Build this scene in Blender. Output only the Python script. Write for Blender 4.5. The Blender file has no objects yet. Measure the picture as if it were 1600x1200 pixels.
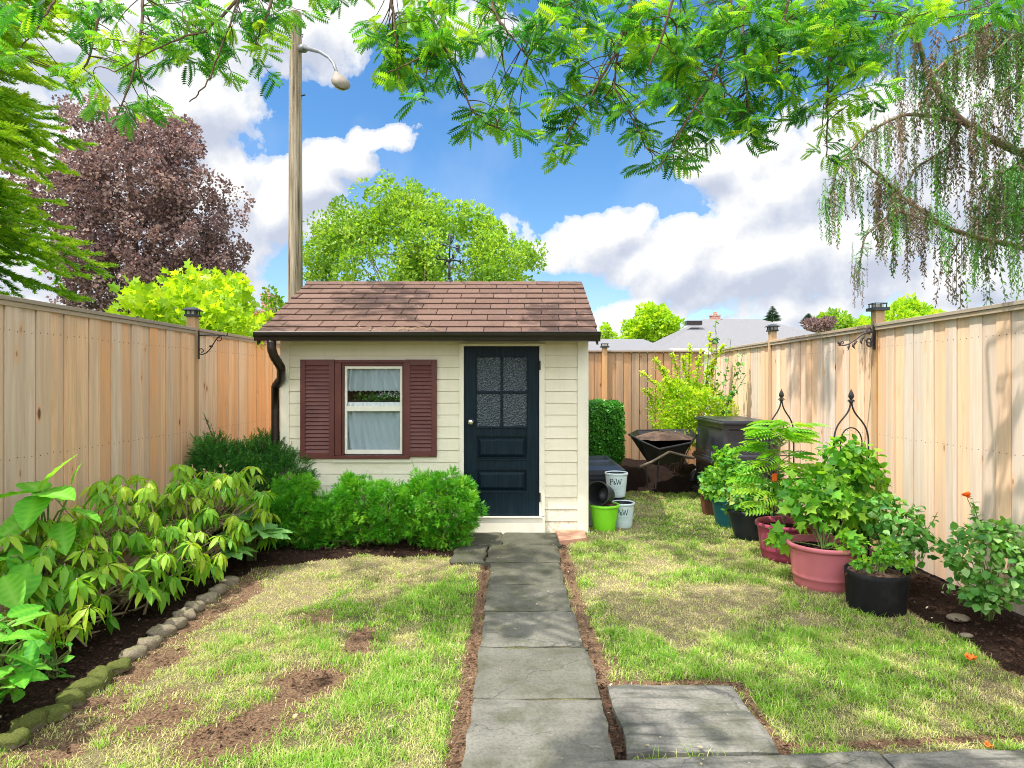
import bpy, math, random
import numpy as np
from mathutils import Vector, Matrix
R = math.radians
rng = np.random.default_rng(7)
random.seed(7)
SC = bpy.context.scene
COL = SC.collection

# ------------------------------------------------------------------ camera
EYE = 1.65
def W(px, py, Y):            # a point of the photograph at depth Y (metres) -> world
    return np.array([(px - 803) / 1000.0 * Y, Y, EYE - (py - 597) / 1000.0 * Y])
def G(px, py):               # same, on the ground
    Y = EYE * 1000.0 / (py - 597)
    return np.array([(px - 803) / 1000.0 * Y, Y])
cam_d = bpy.data.cameras.new('camera'); cam = bpy.data.objects.new('camera', cam_d); COL.objects.link(cam)
cam.location = (0, 0, EYE); cam.rotation_euler = (R(90), 0, 0)
cam_d.sensor_width = 36; cam_d.lens = 22.5; cam_d.shift_x = -3 / 1600; cam_d.shift_y = -3 / 1600
cam_d.clip_start = 0.05; cam_d.clip_end = 3000
SC.camera = cam
SC.render.resolution_x = 1024; SC.render.resolution_y = 768
SC.view_settings.view_transform = 'Standard'; SC.view_settings.look = 'None'
SC.view_settings.exposure = 1.38; SC.view_settings.gamma = 1
SC.cycles.max_bounces = 8; SC.cycles.transparent_max_bounces = 12
SC.cycles.use_denoising = True; SC.cycles.denoising_prefilter = 'NONE'; SC.cycles.filter_width = 1.0

# ------------------------------------------------------------------ light
LD = Vector((0.40, 0.22, -1.0)).normalized()           # way the sunlight travels
SUN_EL = math.asin(-LD.z); SUN_AZ = math.atan2(-LD.x, -LD.y)   # compass-like angle from +Y towards +X
sd = bpy.data.lights.new('sun', 'SUN'); sun = bpy.data.objects.new('sun', sd); COL.objects.link(sun)
sd.energy = 2.6; sd.angle = R(0.6); sd.color = (1.0, 0.95, 0.86)
sun.rotation_euler = LD.to_track_quat('-Z', 'Y').to_euler()

class NT:
    """small helper to write node trees"""
    def __init__(s, tree): s.t = tree; s.t.nodes.clear()
    def n(s, typ, props=None, **ins):
        nd = s.t.nodes.new(typ)
        for k, v in (props or {}).items(): setattr(nd, k, v)
        for k, v in ins.items():
            key = int(k[1:]) if k[0] == 'i' and k[1:].isdigit() else k.replace('_', ' ')
            sock = nd.inputs[key]
            if isinstance(v, bpy.types.NodeSocket): s.t.links.new(v, sock)
            else: sock.default_value = v
        return nd
    def m(s, op, a, b=0.0, c=0.0, clamp=False):
        nd = s.n('ShaderNodeMath', {'operation': op, 'use_clamp': clamp}, i0=a, i1=b)
        if op in ('SMOOTH_MAX', 'SMOOTH_MIN', 'MULTIPLY_ADD'):
            if isinstance(c, bpy.types.NodeSocket): s.t.links.new(c, nd.inputs[2])
            else: nd.inputs[2].default_value = c
        return nd.outputs[0]
    def v(s, op, a, b=(0, 0, 0)):
        nd = s.n('ShaderNodeVectorMath', {'operation': op}, i0=a, i1=b)
        return nd.outputs['Value'] if op in ('LENGTH', 'DOT_PRODUCT') else nd.outputs[0]
    def noise(s, vec, scale, detail=4, rough=0.55, dist=0, dim='3D'):
        return s.n('ShaderNodeTexNoise', {'noise_dimensions': dim}, Vector=vec, Scale=scale, Detail=detail, Roughness=rough, Distortion=dist).outputs['Fac']
    def ramp(s, fac, stops, interp='LINEAR'):
        nd = s.n('ShaderNodeValToRGB', Fac=fac); cr = nd.color_ramp; cr.interpolation = interp
        while len(cr.elements) > 1: cr.elements.remove(cr.elements[-1])
        cr.elements[0].position = stops[0][0]; cr.elements[0].color = (*stops[0][1], 1) if not np.isscalar(stops[0][1]) else (stops[0][1],) * 3 + (1,)
        for p, c in stops[1:]:
            e = cr.elements.new(p); e.color = (*c, 1) if not np.isscalar(c) else (c, c, c, 1)
        return nd.outputs[0]
    def mix(s, fac, a, b, blend='MIX'):
        nd = s.n('ShaderNodeMix', {'data_type': 'RGBA', 'blend_type': blend})
        for k, v in ((0, fac), (6, a), (7, b)):
            if isinstance(v, bpy.types.NodeSocket): s.t.links.new(v, nd.inputs[k])
            else: nd.inputs[k].default_value = v if k == 0 else ((*v, 1) if len(v) == 3 else v)
        return nd.outputs[2]
    def attr(s, name, out='Fac'): return s.n('ShaderNodeAttribute', {'attribute_name': name}).outputs[out]
    def bump(s, h, strength=0.3, dist=0.01):
        return s.n('ShaderNodeBump', Height=h, Strength=strength, Distance=dist).outputs[0]

# ---- world: physical sky with cumulus clouds placed by direction
world = bpy.data.worlds.new('World'); SC.world = world; world.use_nodes = True
def make_world():
    g = bpy.data.node_groups.new('cloud_density', 'ShaderNodeTree')
    g.interface.new_socket('P', in_out='INPUT', socket_type='NodeSocketVector')
    g.interface.new_socket('D', in_out='OUTPUT', socket_type='NodeSocketFloat')
    t = NT(g); gi = t.n('NodeGroupInput'); P = gi.outputs[0]
    warp = t.n('ShaderNodeTexNoise', {'noise_dimensions': '2D'}, Vector=P, Scale=5.0, Detail=3.0, Roughness=0.5).outputs['Color']
    Pw = t.v('ADD', P, t.v('MULTIPLY', t.v('SUBTRACT', warp, (0.5, 0.5, 0.5)), (0.10, 0.10, 0)))
    blobs = [  # px, py, half width, half height
        (120, 60, 230, 120), (260, 190, 130, 130), (310, 330, 150, 150), (300, 150, 130, 100), (130, 380, 260, 150), (430, 40, 150, 60), (200, 260, 200, 160), (640, 20, 200, 40),
        (600, 215, 50, 26), (545, 250, 62, 40), (480, 300, 80, 62), (440, 345, 70, 55), (515, 350, 50, 42),
        (900, 372, 96, 44), (850, 398, 62, 34), (965, 352, 50, 30),
        (1120, 262, 60, 55), (1210, 310, 150, 110), (1060, 410, 110, 62), (1190, 420, 170, 75), (1380, 250, 190, 150), (1530, 280, 200, 220),
        (1340, 400, 150, 80), (1520, 440, 160, 70), (1230, 478, 120, 34), (1000, 478, 90, 32), (955, 505, 60, 24), (1130, 520, 300, 20), (1420, 505, 200, 25),
        (700, 560, 400, 30), (100, 500, 300, 40)]
    D = None
    for px, py, rx, ry in blobs:
        a = math.atan((px - 803) / 1000); e = math.atan((597 - py) / 1000 * math.cos(a))
        ra = rx / 1000 * math.cos(a) ** 2; re = ry / 1000 * math.cos(a)
        q = t.v('MULTIPLY', t.v('SUBTRACT', Pw, (a, e, 0)), (1 / ra, 1 / re, 0))
        d = t.m('SUBTRACT', 1.0, t.v('LENGTH', q))
        d = t.m('MULTIPLY', d, min(1.0, (min(ra, re) / 0.07) ** 0.5))
        D = d if D is None else t.m('SMOOTH_MAX', D, d, 0.12)
    # clouds over the rest of the sphere (behind and beside the camera)
    sep = t.n('ShaderNodeSeparateXYZ', Vector=P)
    side = t.m('SUBTRACT', t.m('ABSOLUTE', sep.outputs[0]), 0.85)
    over = t.m('SUBTRACT', sep.outputs[1], 0.62)
    side = t.m('MULTIPLY', t.m('MAXIMUM', side, over), 4.0, clamp=True)
    gen = t.m('MULTIPLY_ADD', t.noise(P, 1.7, 3, 0.5, dim='2D'), 3.0, -1.25)
    gen = t.m('ADD', gen, t.m('MULTIPLY_ADD', side, 2.0, -2.0))
    D = t.m('MAXIMUM', D, gen)
    f1 = t.noise(P, 9.0, 8, 0.58, dim='2D'); 
    f2 = t.noise(P, 34.0, 5, 0.6, dim='2D')
    D = t.m('ADD', D, t.m('MULTIPLY', t.m('SUBTRACT', f2, 0.5), 0.35))
    vo = t.n('ShaderNodeTexVoronoi', {'voronoi_dimensions': '2D', 'feature': 'SMOOTH_F1'}, Vector=Pw, Scale=22.0).outputs['Distance']
    D = t.m('ADD', D, t.m('MULTIPLY', t.m('SUBTRACT', f1, 0.5), 1.25))
    D = t.m('ADD', D, t.m('MULTIPLY', t.m('SUBTRACT', 0.45, vo), 0.25))
    go = t.n('NodeGroupOutput'); g.links.new(D, go.inputs[0])
    t = NT(world.node_tree)
    co = t.n('ShaderNodeTexCoord').outputs['Generated']
    s = t.n('ShaderNodeSeparateXYZ', Vector=co)
    az = t.m('ARCTAN2', s.outputs[0], s.outputs[1])
    el = t.m('ARCSINE', s.outputs[2])
    P = t.n('ShaderNodeCombineXYZ', X=az, Y=el, Z=0.0).outputs[0]
    def dens(p):
        nd = t.t.nodes.new('ShaderNodeGroup'); nd.node_tree = g; t.t.links.new(p, nd.inputs[0]); return nd.outputs[0]
    d0 = dens(P); d1 = dens(t.v('ADD', P, (-0.020, 0.030, 0))); 
    alpha = t.ramp(d0, [(0.0, 0.0), (0.07, 0.6), (0.24, 1.0)], 'EASE')
    rel = t.m('SUBTRACT', d0, d1)
    core = t.m('MULTIPLY', t.m('SUBTRACT', d0, 0.35), -0.38)
    br = t.m('ADD', t.m('MULTIPLY_ADD', rel, 1.5, 0.72), core, clamp=True)
    ccol = t.ramp(br, [(0.0, (1.80, 1.96, 2.35)), (0.35, (2.15, 2.28, 2.6)), (0.68, (2.65, 2.72, 2.85)), (1.0, (3.2, 3.2, 3.2))])
    # added boost: unseen clouds overhead and behind the camera brightened to fill the shade
    sc_ = t.v('DOT_PRODUCT', co, tuple(Vector((-.10, -.42, .90)).normalized()))
    fill_boost = t.m('MULTIPLY_ADD', t.ramp(sc_, [(0.36, 0.0), (0.92, 1.0)], 'EASE'), 4.6, 1.0)
    ccol = t.v('MULTIPLY', ccol, t.n('ShaderNodeCombineXYZ', X=fill_boost, Y=fill_boost, Z=fill_boost).outputs[0])
    sky = t.n('ShaderNodeTexSky', {'sky_type': 'NISHITA', 'sun_disc': False, 'sun_elevation': SUN_EL, 'sun_rotation': SUN_AZ,
                                   'air_density': 1.0, 'dust_density': 0.6, 'ozone_density': 2.0}).outputs[0]
    hs = t.n('ShaderNodeHueSaturation', Saturation=1.30, Value=0.62, Color=sky).outputs[0]
    thin = t.m('MULTIPLY', t.ramp(t.noise(P, 3.0, 5, 0.6, dim='2D'), [(0.45, 0.0), (0.75, 1.0)]), 0.22)
    hs = t.mix(thin, hs, (2.4, 2.7, 3.2))
    colr = t.mix(alpha, hs, ccol)
    bg = t.n('ShaderNodeBackground', Color=colr, Strength=0.13)
    out = t.n('ShaderNodeOutputWorld', Surface=bg.outputs[0])
make_world()
world.cycles.sampling_method = 'MANUAL'; world.cycles.sample_map_resolution = 512

# ------------------------------------------------------------------ object helpers
def tag(o, label=None, cat=None, group=None, kind=None):
    if label: o['label'] = label
    if cat: o['category'] = cat
    if group: o['group'] = group
    if kind: o['kind'] = kind
    return o
def empty(name, loc, label=None, cat=None, group=None):
    o = bpy.data.objects.new(name, None); COL.objects.link(o); o.location = loc; o.empty_display_size = 0.1
    return tag(o, label, cat, group)
def wloc(o):
    v = Vector((0, 0, 0))
    while o is not None: v += o.location; o = o.parent
    return v
class MB:
    """collects geometry in world coordinates; build() links ONE mesh object"""
    def __init__(s): s.V = []; s.F = []; s.T = []; s.n = 0; s.C = []
    def add(s, verts, faces, tone=0.5):
        verts = np.asarray(verts, float).reshape(-1, 3); s.V.append(verts)
        s.F.append((np.asarray(faces, object) if not isinstance(faces, np.ndarray) else faces, s.n))
        s.T.append(np.full(len(verts), tone) if np.isscalar(tone) else np.asarray(tone, float)); s.n += len(verts); return s
    def box(s, x0, x1, y0, y1, z0, z1, tone=0.5, M=None):
        v = np.array([(x0, y0, z0), (x1, y0, z0), (x1, y1, z0), (x0, y1, z0), (x0, y0, z1), (x1, y0, z1), (x1, y1, z1), (x0, y1, z1)], float)
        if M is not None: v = np.array([M @ Vector(p) for p in v])
        return s.add(v, np.array([(0, 3, 2, 1), (4, 5, 6, 7), (0, 1, 5, 4), (1, 2, 6, 5), (2, 3, 7, 6), (3, 0, 4, 7)]), tone)
    def tube(s, pts, rad, seg=8, tone=0.5, cap=True, flat=None):
        pts = np.asarray(pts, float); n = len(pts); rad = np.broadcast_to(np.asarray(rad, float), (n,))
        T = np.gradient(pts, axis=0); T /= np.linalg.norm(T, axis=1)[:, None] + 1e-9
        a = np.array([0, 0, 1.0]) if abs(T[0][2]) < 0.9 else np.array([1.0, 0, 0])
        u = np.cross(a, T[0]); u /= np.linalg.norm(u); vs = []
        for i in range(n):
            u = u - T[i] * np.dot(u, T[i]); u /= np.linalg.norm(u) + 1e-9; w = np.cross(T[i], u)
            for k in range(seg):
                an = 2 * math.pi * k / seg
                vs.append(pts[i] + rad[i] * (math.cos(an) * u + math.sin(an) * w * (flat or 1)))
        fs = []
        for i in range(n - 1):
            for k in range(seg):
                k2 = (k + 1) % seg; fs.append((i * seg + k, i * seg + k2, (i + 1) * seg + k2, (i + 1) * seg + k))
        if cap: fs.append(tuple(range(seg))[::-1]); fs.append(tuple((n - 1) * seg + k for k in range(seg)))
        o = np.empty(len(fs), object); o[:] = fs
        return s.add(vs, o, tone)
    def lathe(s, prof, c, seg=40, tone=0.5, M=None, wob=0):
        vs = []; m = len(prof)
        for k in range(seg):
            an = 2 * math.pi * k / seg
            for r, z in prof:
                rr = r * (1 + wob * math.sin(3 * an + z * 9) * 0.5 + wob * math.sin(5 * an) * 0.3)
                vs.append((rr * math.cos(an), rr * math.sin(an), z))
        if M is not None: vs = [M @ Vector(v) for v in vs]
        vs = np.array(vs) + np.array(c)
        fs = [(k * m + i, ((k + 1) % seg) * m + i, ((k + 1) % seg) * m + i + 1, k * m + i + 1) for k in range(seg) for i in range(m - 1)]
        return s.add(vs, np.array(fs), tone)
    def sphere(s, c, r, seg=14, rings=8, tone=0.5):
        r = np.broadcast_to(np.asarray(r, float), (3,)); prof = [(math.sin(math.pi * i / rings), -math.cos(math.pi * i / rings)) for i in range(rings + 1)]
        vs = [(p * math.cos(2 * math.pi * k / seg) * r[0] + c[0], p * math.sin(2 * math.pi * k / seg) * r[1] + c[1], z * r[2] + c[2]) for k in range(seg) for p, z in prof]
        m = rings + 1
        fs = [(k * m + i, ((k + 1) % seg) * m + i, ((k + 1) % seg) * m + i + 1, k * m + i + 1) for k in range(seg) for i in range(rings)]
        return s.add(vs, np.array(fs), tone)
    def build(s, name, mat, parent=None, smooth=False, bevel=0, label=None, cat=None, group=None, kind=None, loc=None):
        V = np.concatenate(s.V); T = np.concatenate(s.T)
        off = np.array(wloc(parent)) if parent is not None else np.zeros(3)
        if parent is None and loc is not None: off = np.array(loc, float)
        me = bpy.data.meshes.new(name); V = V - off
        starts = []; idx = []; c = 0
        for F, base in s.F:
            if F.dtype != object and F.ndim == 2:
                k = F.shape[1]; idx.append((F + base).ravel().astype(np.int32)); starts.append(c + k * np.arange(len(F))); c += F.size
            else:
                for f in F:
                    idx.append(np.array(f, np.int32) + base); starts.append(np.array([c])); c += len(f)
        idx = np.concatenate(idx).astype(np.int32); starts = np.concatenate(starts).astype(np.int32)
        me.vertices.add(len(V)); me.vertices.foreach_set('co', V.ravel().astype(np.float32))
        me.loops.add(len(idx)); me.loops.foreach_set('vertex_index', idx)
        me.polygons.add(len(starts)); me.polygons.foreach_set('loop_start', starts)
        me.polygons.foreach_set('use_smooth', np.full(len(starts), bool(smooth)))
        at = me.attributes.new('tone', 'FLOAT', 'POINT'); at.data.foreach_set('value', T.astype(np.float32))
        me.update(calc_edges=True); me.validate()
        me.materials.append(mat)
        o = bpy.data.objects.new(name, me); COL.objects.link(o)
        if parent is not None: o.parent = parent
        elif loc is not None: o.location = loc
        if bevel:
            b = o.modifiers.new('bevel', 'BEVEL'); b.width = bevel; b.segments = 2; b.limit_method = 'ANGLE'; b.angle_limit = R(40)
        return tag(o, label, cat, group, kind)
def copy_tree(o, parent=None):
    c = o.copy(); COL.objects.link(c); c.parent = parent
    for ch in [x for x in SC.objects if x.parent == o]: copy_tree(ch, c)
    return c
def unit(v): v = np.asarray(v, float); return v / (np.linalg.norm(v, axis=-1, keepdims=True) + 1e-9)
def rands(*sh): return rng.random(sh)
def rdir(n): return unit(rng.normal(size=(n, 3)))

# ---- numpy value noise in the ground plane (decides where soil, straw and green grass are)
_tab = rng.random((64, 64))
def vnoise(x, y, s):
    x = np.asarray(x) * s + 100; y = np.asarray(y) * s + 100; xi = np.floor(x).astype(int); yi = np.floor(y).astype(int)
    fx = x - xi; fy = y - yi; fx = fx * fx * (3 - 2 * fx); fy = fy * fy * (3 - 2 * fy)
    g = lambda a, b: _tab[a % 64, b % 64]
    return (g(xi, yi) * (1 - fx) + g(xi + 1, yi) * fx) * (1 - fy) + (g(xi, yi + 1) * (1 - fx) + g(xi + 1, yi + 1) * fx) * fy
def fbm(x, y, s): return (vnoise(x, y, s) + 0.5 * vnoise(x, y, s * 2.1) + 0.25 * vnoise(x, y, s * 4.3)) / 1.75

# ------------------------------------------------------------------ leaf templates: axis +Y, normal +Z, unit length
def t_leaf(w=0.25, fold=0.12, droop=0.15):
    v = [(0, 0, 0), (0, .35, -.02), (0, .7, -droop * .5), (0, 1, -droop), (-w, .33, fold * w), (-w * .8, .68, fold * w - droop * .45), (w, .33, fold * w), (w * .8, .68, fold * w - droop * .45)]
    f = [(0, 1, 4, 4), (1, 2, 5, 4), (2, 3, 5, 5), (0, 6, 1, 1), (6, 7, 2, 1), (7, 3, 2, 2)]
    tri = [(0, 1, 4), (1, 2, 5), (1, 5, 4), (2, 3, 5), (0, 6, 1), (6, 7, 2), (6, 2, 1), (7, 3, 2)]
    return np.array(v), np.array(tri)
def t_rhomb(w=0.28, bend=0.1):
    return np.array([(0, 0, 0), (-w, .5, bend * .4), (0, 1, -bend), (w, .5, bend * .4)]), np.array([(0, 1, 2), (0, 2, 3)])
def t_lobed(w=0.5):   # five-pointed leaf
    pts = [(0, 0), (-.45, .1), (-.3, .35), (-.55, .62), (-.2, .62), (0, 1.0), (.2, .62), (.55, .62), (.3, .35), (.45, .1)]
    v = [(0, .38, -.03)] + [(x, y, 0.06 * abs(x) * 2 - 0.15 * y * y) for x, y in pts]
    return np.array(v), np.array([(0, i + 1, (i + 1) % 10 + 1) for i in range(10)])
def merge_t(parts):
    V = []; F = []; n = 0
    for v, f in parts: V.append(v); F.append(f + n); n += len(v)
    return np.concatenate(V), np.concatenate(F)
def t_pinnate(npair=9, ll=0.2, lw=0.24, droop=0.35):
    parts = []
    lv, lf = t_rhomb(lw, 0.12)
    for i in range(npair):
        y = 0.12 + 0.84 * i / (npair - 1); z = -droop * y * y
        L = ll * (0.75 + 0.5 * math.sin(math.pi * (i + .8) / (npair + .8)))
        for sgn in (-1, 1):
            a = sgn * R(72 - 14 * i / npair); c, s_ = math.cos(a), math.sin(a)
            p = lv * L; q = np.stack([p[:, 0] * c + p[:, 1] * s_, -p[:, 0] * s_ + p[:, 1] * c, p[:, 2] - abs(p[:, 1]) * .25], 1)
            parts.append((q + np.array([0, y, z]), lf))
    ys = np.linspace(0, 1, 5); w = 0.006
    rv = [(sx * w, y, -droop * y * y) for y in ys for sx in (-1, 1)]
    rf = []
    for i in range(4): rf += [(2 * i, 2 * i + 1, 2 * i + 3), (2 * i, 2 * i + 3, 2 * i + 2)]
    parts.append((np.array(rv), np.array(rf)))
    return merge_t(parts)
def t_spray(n=9, L=0.35, w=0.05, droop=0.2, cup=0.1):   # flat conifer/cypress spray: thin fingers both sides of an axis
    parts = []
    for i in range(n):
        y = 0.1 + 0.85 * i / (n - 1)
        for sgn in (-1, 1):
            l = L * (1.05 - .75 * y); a = sgn * R(48); d = np.array([math.sin(a), math.cos(a), 0]); p = np.array([-d[1], d[0], 0]) * w
            b = np.array([0, y, -droop * y * y]); tip = b + d * l + np.array([0, 0, cup * l])
            parts.append((np.array([b - p * .6, b + p * .6, tip]), np.array([(0, 1, 2)])))
    b = np.array([(-w * .5, 0, 0), (w * .5, 0, 0), (0, 1, -droop)]); parts.append((b, np.array([(0, 1, 2)])))
    return merge_t(parts)
def t_needles(n=26, L=0.16, w=0.02):     # round bottle-brush twig
    parts = []; r = np.random.default_rng(3)
    for i in range(n):
        y = i / n; a = r.random() * 2 * math.pi; out = np.array([math.cos(a), 0.9, math.sin(a) * .7 + .15]); out = unit(out) * L * (1.1 - .45 * y)
        side = unit(np.cross(out, r.normal(size=3))) * w; b = np.array([0, y, 0])
        parts.append((np.array([b - side, b + side, b + out]), np.array([(0, 1, 2)])))
    parts.append((np.array([(-w, 0, 0), (w, 0, 0), (0, 1, 0)]), np.array([(0, 1, 2)])))
    return merge_t(parts)
def frames(d, roll=None, up=None):
    """rotation matrices whose local +Y is d; local +Z as near 'up' as can be, then rolled"""
    d = unit(d); n = len(d)
    up = np.tile([0, 0, 1.0], (n, 1)) if up is None else unit(up)
    x = np.cross(d, up); bad = np.linalg.norm(x, axis=1) < 1e-3; x[bad] = [1, 0, 0]; x = unit(x); z = np.cross(x, d)
    if roll is not None:
        c = np.cos(roll)[:, None]; s = np.sin(roll)[:, None]; x, z = x * c + z * s, -x * s + z * c
    return np.stack([x, d, z], axis=2)
def place(mb, tmpl, pos, Rm, sc, tone, pat=None):
    tv, tf = tmpl; n = len(pos); sc = np.broadcast_to(np.asarray(sc, float), (n,))
    V = np.einsum('nij,kj->nki', Rm, tv) * sc[:, None, None] + pos[:, None, :]
    F = (tf[None] + (np.arange(n) * len(tv))[:, None, None]).reshape(-1, tf.shape[1])
    mb.add(V.reshape(-1, 3), F, np.repeat(tone, len(tv)) + (0 if pat is None else np.tile(pat, n)))
def shell_points(blobs, n, inner=0.0, low=-1.0, lump=0.12):
    """points on the union of ellipsoids (cx,cy,cz,rx,ry,rz), with outward normals"""
    B = np.array(blobs, float); area = (B[:, 3] * B[:, 4] + B[:, 4] * B[:, 5] + B[:, 3] * B[:, 5]); k = rng.choice(len(B), n * 3, p=area / area.sum())
    d = rdir(n * 3); m = d[:, 2] > low; d = d[m]; k = k[m]
    r = 1 - inner * rands(len(d)) ** 1.5 + lump * (np.sin(d[:, 0] * 7 + k) * np.sin(d[:, 1] * 6 + 2 * k) + np.sin(d[:, 2] * 8 + k * 3) * .6)
    P = B[k, :3] + d * B[k, 3:] * r[:, None]; N = unit(d / B[k, 3:])
    keep = np.ones(len(P), bool)
    for j, b in enumerate(B):
        q = (((P - b[:3]) / b[3:]) ** 2).sum(1); keep &= ~((q < 0.72) & (k != j))
    P = P[keep]; N = N[keep]; return P[:n], N[:n]
def clumpy(mb, blobs, nclump, cr, per, tmpl, size, low=-1.0, upbias=0.3, inner=0.25, spread=0.9, tj=0.25, lump=0.12):
    """foliage in puffs of radius cr over the ellipsoids"""
    C, N = shell_points(blobs, nclump, inner, low, lump); n = len(C)
    crr = cr * (0.6 + 0.8 * rands(n)); ct = rands(n)
    k = np.repeat(np.arange(n), per); d = unit(rdir(len(k)) + N[k] * 0.5)
    P = C[k] + d * (crr[k] * (0.5 + 0.5 * rands(len(k)) ** .5))[:, None]
    D = unit(d * 1.0 + N[k] * 0.3 + np.array([0, 0, upbias]) + rdir(len(k)) * spread)
    tone = np.clip(0.5 + (ct[k] - .5) * .5 + (rands(len(k)) - .5) * 2 * tj, 0, 1)
    place(mb, tmpl, P, frames(D, up=unit(d + rdir(len(k)) * .6), roll=(rands(len(k)) - .5) * 1.5), size * (0.6 + 0.8 * rands(len(k))), tone)
    return C

# ------------------------------------------------------------------ materials
def mat(name, fn):
    m = bpy.data.materials.new(name); m.use_nodes = True; t = NT(m.node_tree)
    out = t.n('ShaderNodeOutputMaterial'); sh = fn(t); m.node_tree.links.new(sh, out.inputs[0]); return m
def pbr(t, col, rough=0.6, spec=0.3, normal=None, metal=0.0, **kw):
    nd = t.n('ShaderNodeBsdfPrincipled', Metallic=metal)
    for k, v in (('Base Color', col), ('Roughness', rough), ('Specular IOR Level', spec)):
        if isinstance(v, bpy.types.NodeSocket): t.t.links.new(v, nd.inputs[k])
        else: nd.inputs[k].default_value = (*v, 1) if k == 'Base Color' else v
    if normal is not None: t.t.links.new(normal, nd.inputs['Normal'])
    for k, v in kw.items(): nd.inputs[k.replace('_', ' ')].default_value = v
    return nd.outputs[0]
def wp(t): return t.n('ShaderNodeNewGeometry').outputs['Position']
def sc3(t, v, s): return t.v('MULTIPLY', v, s)

def leaf_mat(name, cols, trans=0.4, rough=0.45, tcol=None, spec=0.35):
    """cols: ramp over the per-leaf tone; light passes through the blade"""
    def f(t):
        tone = t.attr('tone'); p = wp(t)
        k = t.m('ADD', tone, t.m('MULTIPLY', t.m('SUBTRACT', t.noise(p, 6.0, 2), 0.5), 0.35), clamp=True)
        c = t.ramp(k, [(i / (len(cols) - 1), x) for i, x in enumerate(cols)])
        a = pbr(t, c, rough, spec)
        tc = t.mix(1.0, c, tcol or (1.5, 1.35, 0.55), 'MULTIPLY')
        b = t.n('ShaderNodeBsdfTranslucent', Color=tc).outputs[0]
        return t.n('ShaderNodeMixShader', Fac=trans, i1=a, i2=b).outputs[0]
    return mat(name, f)
def wood_mat(name, c0, c1, c2, dark, rough=0.75, axis='Z', knots=True):
    """boards: grain along an axis, knots, per-board tone"""
    def f(t):
        p = wp(t); tone = t.attr('tone')
        s = {'Z': (26, 26, 1.3), 'X': (1.3, 26, 26), 'Y': (26, 1.3, 26)}[axis]
        off = t.n('ShaderNodeCombineXYZ', X=t.m('MULTIPLY', tone, 37.0), Y=t.m('MULTIPLY', tone, 91.0), Z=t.m('MULTIPLY', tone, 53.0)).outputs[0]
        q = t.v('ADD', sc3(t, p, s), off)
        g1 = t.noise(q, 1.0, 6, 0.65, 0.6); g2 = t.noise(t.v('ADD', sc3(t, p, tuple(x * .23 for x in s)), off), 1.0, 3, 0.5, 0.5)
        base = t.ramp(tone, [(0.0, c0), (0.5, c1), (1.0, c2)])
        c = t.mix(t.ramp(g1, [(0.40, 0.0), (0.68, 0.8)]), base, tuple(x * .66 for x in c1))
        c = t.mix(t.ramp(g2, [(0.44, 0.0), (0.68, 0.6)]), c, dark)
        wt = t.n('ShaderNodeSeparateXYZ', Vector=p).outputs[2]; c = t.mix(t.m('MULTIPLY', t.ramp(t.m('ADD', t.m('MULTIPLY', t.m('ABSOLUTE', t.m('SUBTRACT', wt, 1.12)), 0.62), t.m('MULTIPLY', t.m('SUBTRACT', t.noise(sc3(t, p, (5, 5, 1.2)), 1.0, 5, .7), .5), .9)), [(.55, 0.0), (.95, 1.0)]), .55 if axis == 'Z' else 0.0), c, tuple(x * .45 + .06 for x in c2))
        h = g1
        if knots:
            ks = {'Z': (7, 7, 2.6), 'X': (2.6, 7, 7), 'Y': (7, 2.6, 7)}[axis]
            vo = t.n('ShaderNodeTexVoronoi', Vector=t.v('ADD', sc3(t, p, ks), t.v('MULTIPLY', off, (0.3, .3, .3))), Scale=1.0, Randomness=1.0).outputs['Distance']
            vk = t.m('ADD', vo, t.m('MULTIPLY', t.m('SUBTRACT', t.noise(p, 3.1, 2), 0.38), 0.35)); kn = t.ramp(vk, [(0.055, 0.9), (0.125, 0.0)])
            ring = t.ramp(vo, [(0.06, 0.55), (0.25, 0.0)])
            c = t.mix(ring, c, tuple(np.array(c1) * np.array([.85, .62, .42])))
            c = t.mix(kn, c, (0.11, 0.05, 0.028))
        c = t.mix(t.m('MULTIPLY', t.m('SUBTRACT', tone, 1.4), 8.0, clamp=True), c, (0.045, 0.030, 0.022))  # near black for nail heads and the joint shade of the backing sheet
        return pbr(t, c, rough, 0.15, t.bump(h, 0.35, 0.004))
    return mat(name, f)

M = {}
M['fence_left'] = wood_mat('fence_left', (0.88, 0.40, 0.15), (0.89, 0.57, 0.35), (0.72, 0.58, 0.47), (0.54, 0.38, 0.28))
M['fence_right'] = wood_mat('fence_right', (0.88, 0.47, 0.23), (0.92, 0.66, 0.46), (0.66, 0.58, 0.52), (0.54, 0.42, 0.35))
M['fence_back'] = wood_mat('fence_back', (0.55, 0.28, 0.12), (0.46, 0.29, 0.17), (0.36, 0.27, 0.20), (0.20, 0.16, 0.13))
M['post_wood'] = wood_mat('post_wood', (0.60, 0.30, 0.11), (0.62, 0.38, 0.20), (0.60, 0.44, 0.29), (0.36, 0.22, 0.12))
M['rail_wood'] = wood_mat('rail_wood', (0.50, 0.36, 0.24), (0.52, 0.40, 0.29), (0.44, 0.36, 0.29), (0.26, 0.22, 0.19), axis='Y')
M['rail_wood_x'] = wood_mat('rail_wood_x', (0.36, 0.26, 0.18), (0.32, 0.25, 0.19), (0.28, 0.23, 0.19), (0.16, 0.13, 0.11), axis='X')
M['old_handle'] = wood_mat('old_handle', (0.16, 0.12, 0.09), (0.15, 0.12, 0.09), (0.13, 0.11, 0.09), (0.12, 0.09, 0.07), axis='X')
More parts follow.
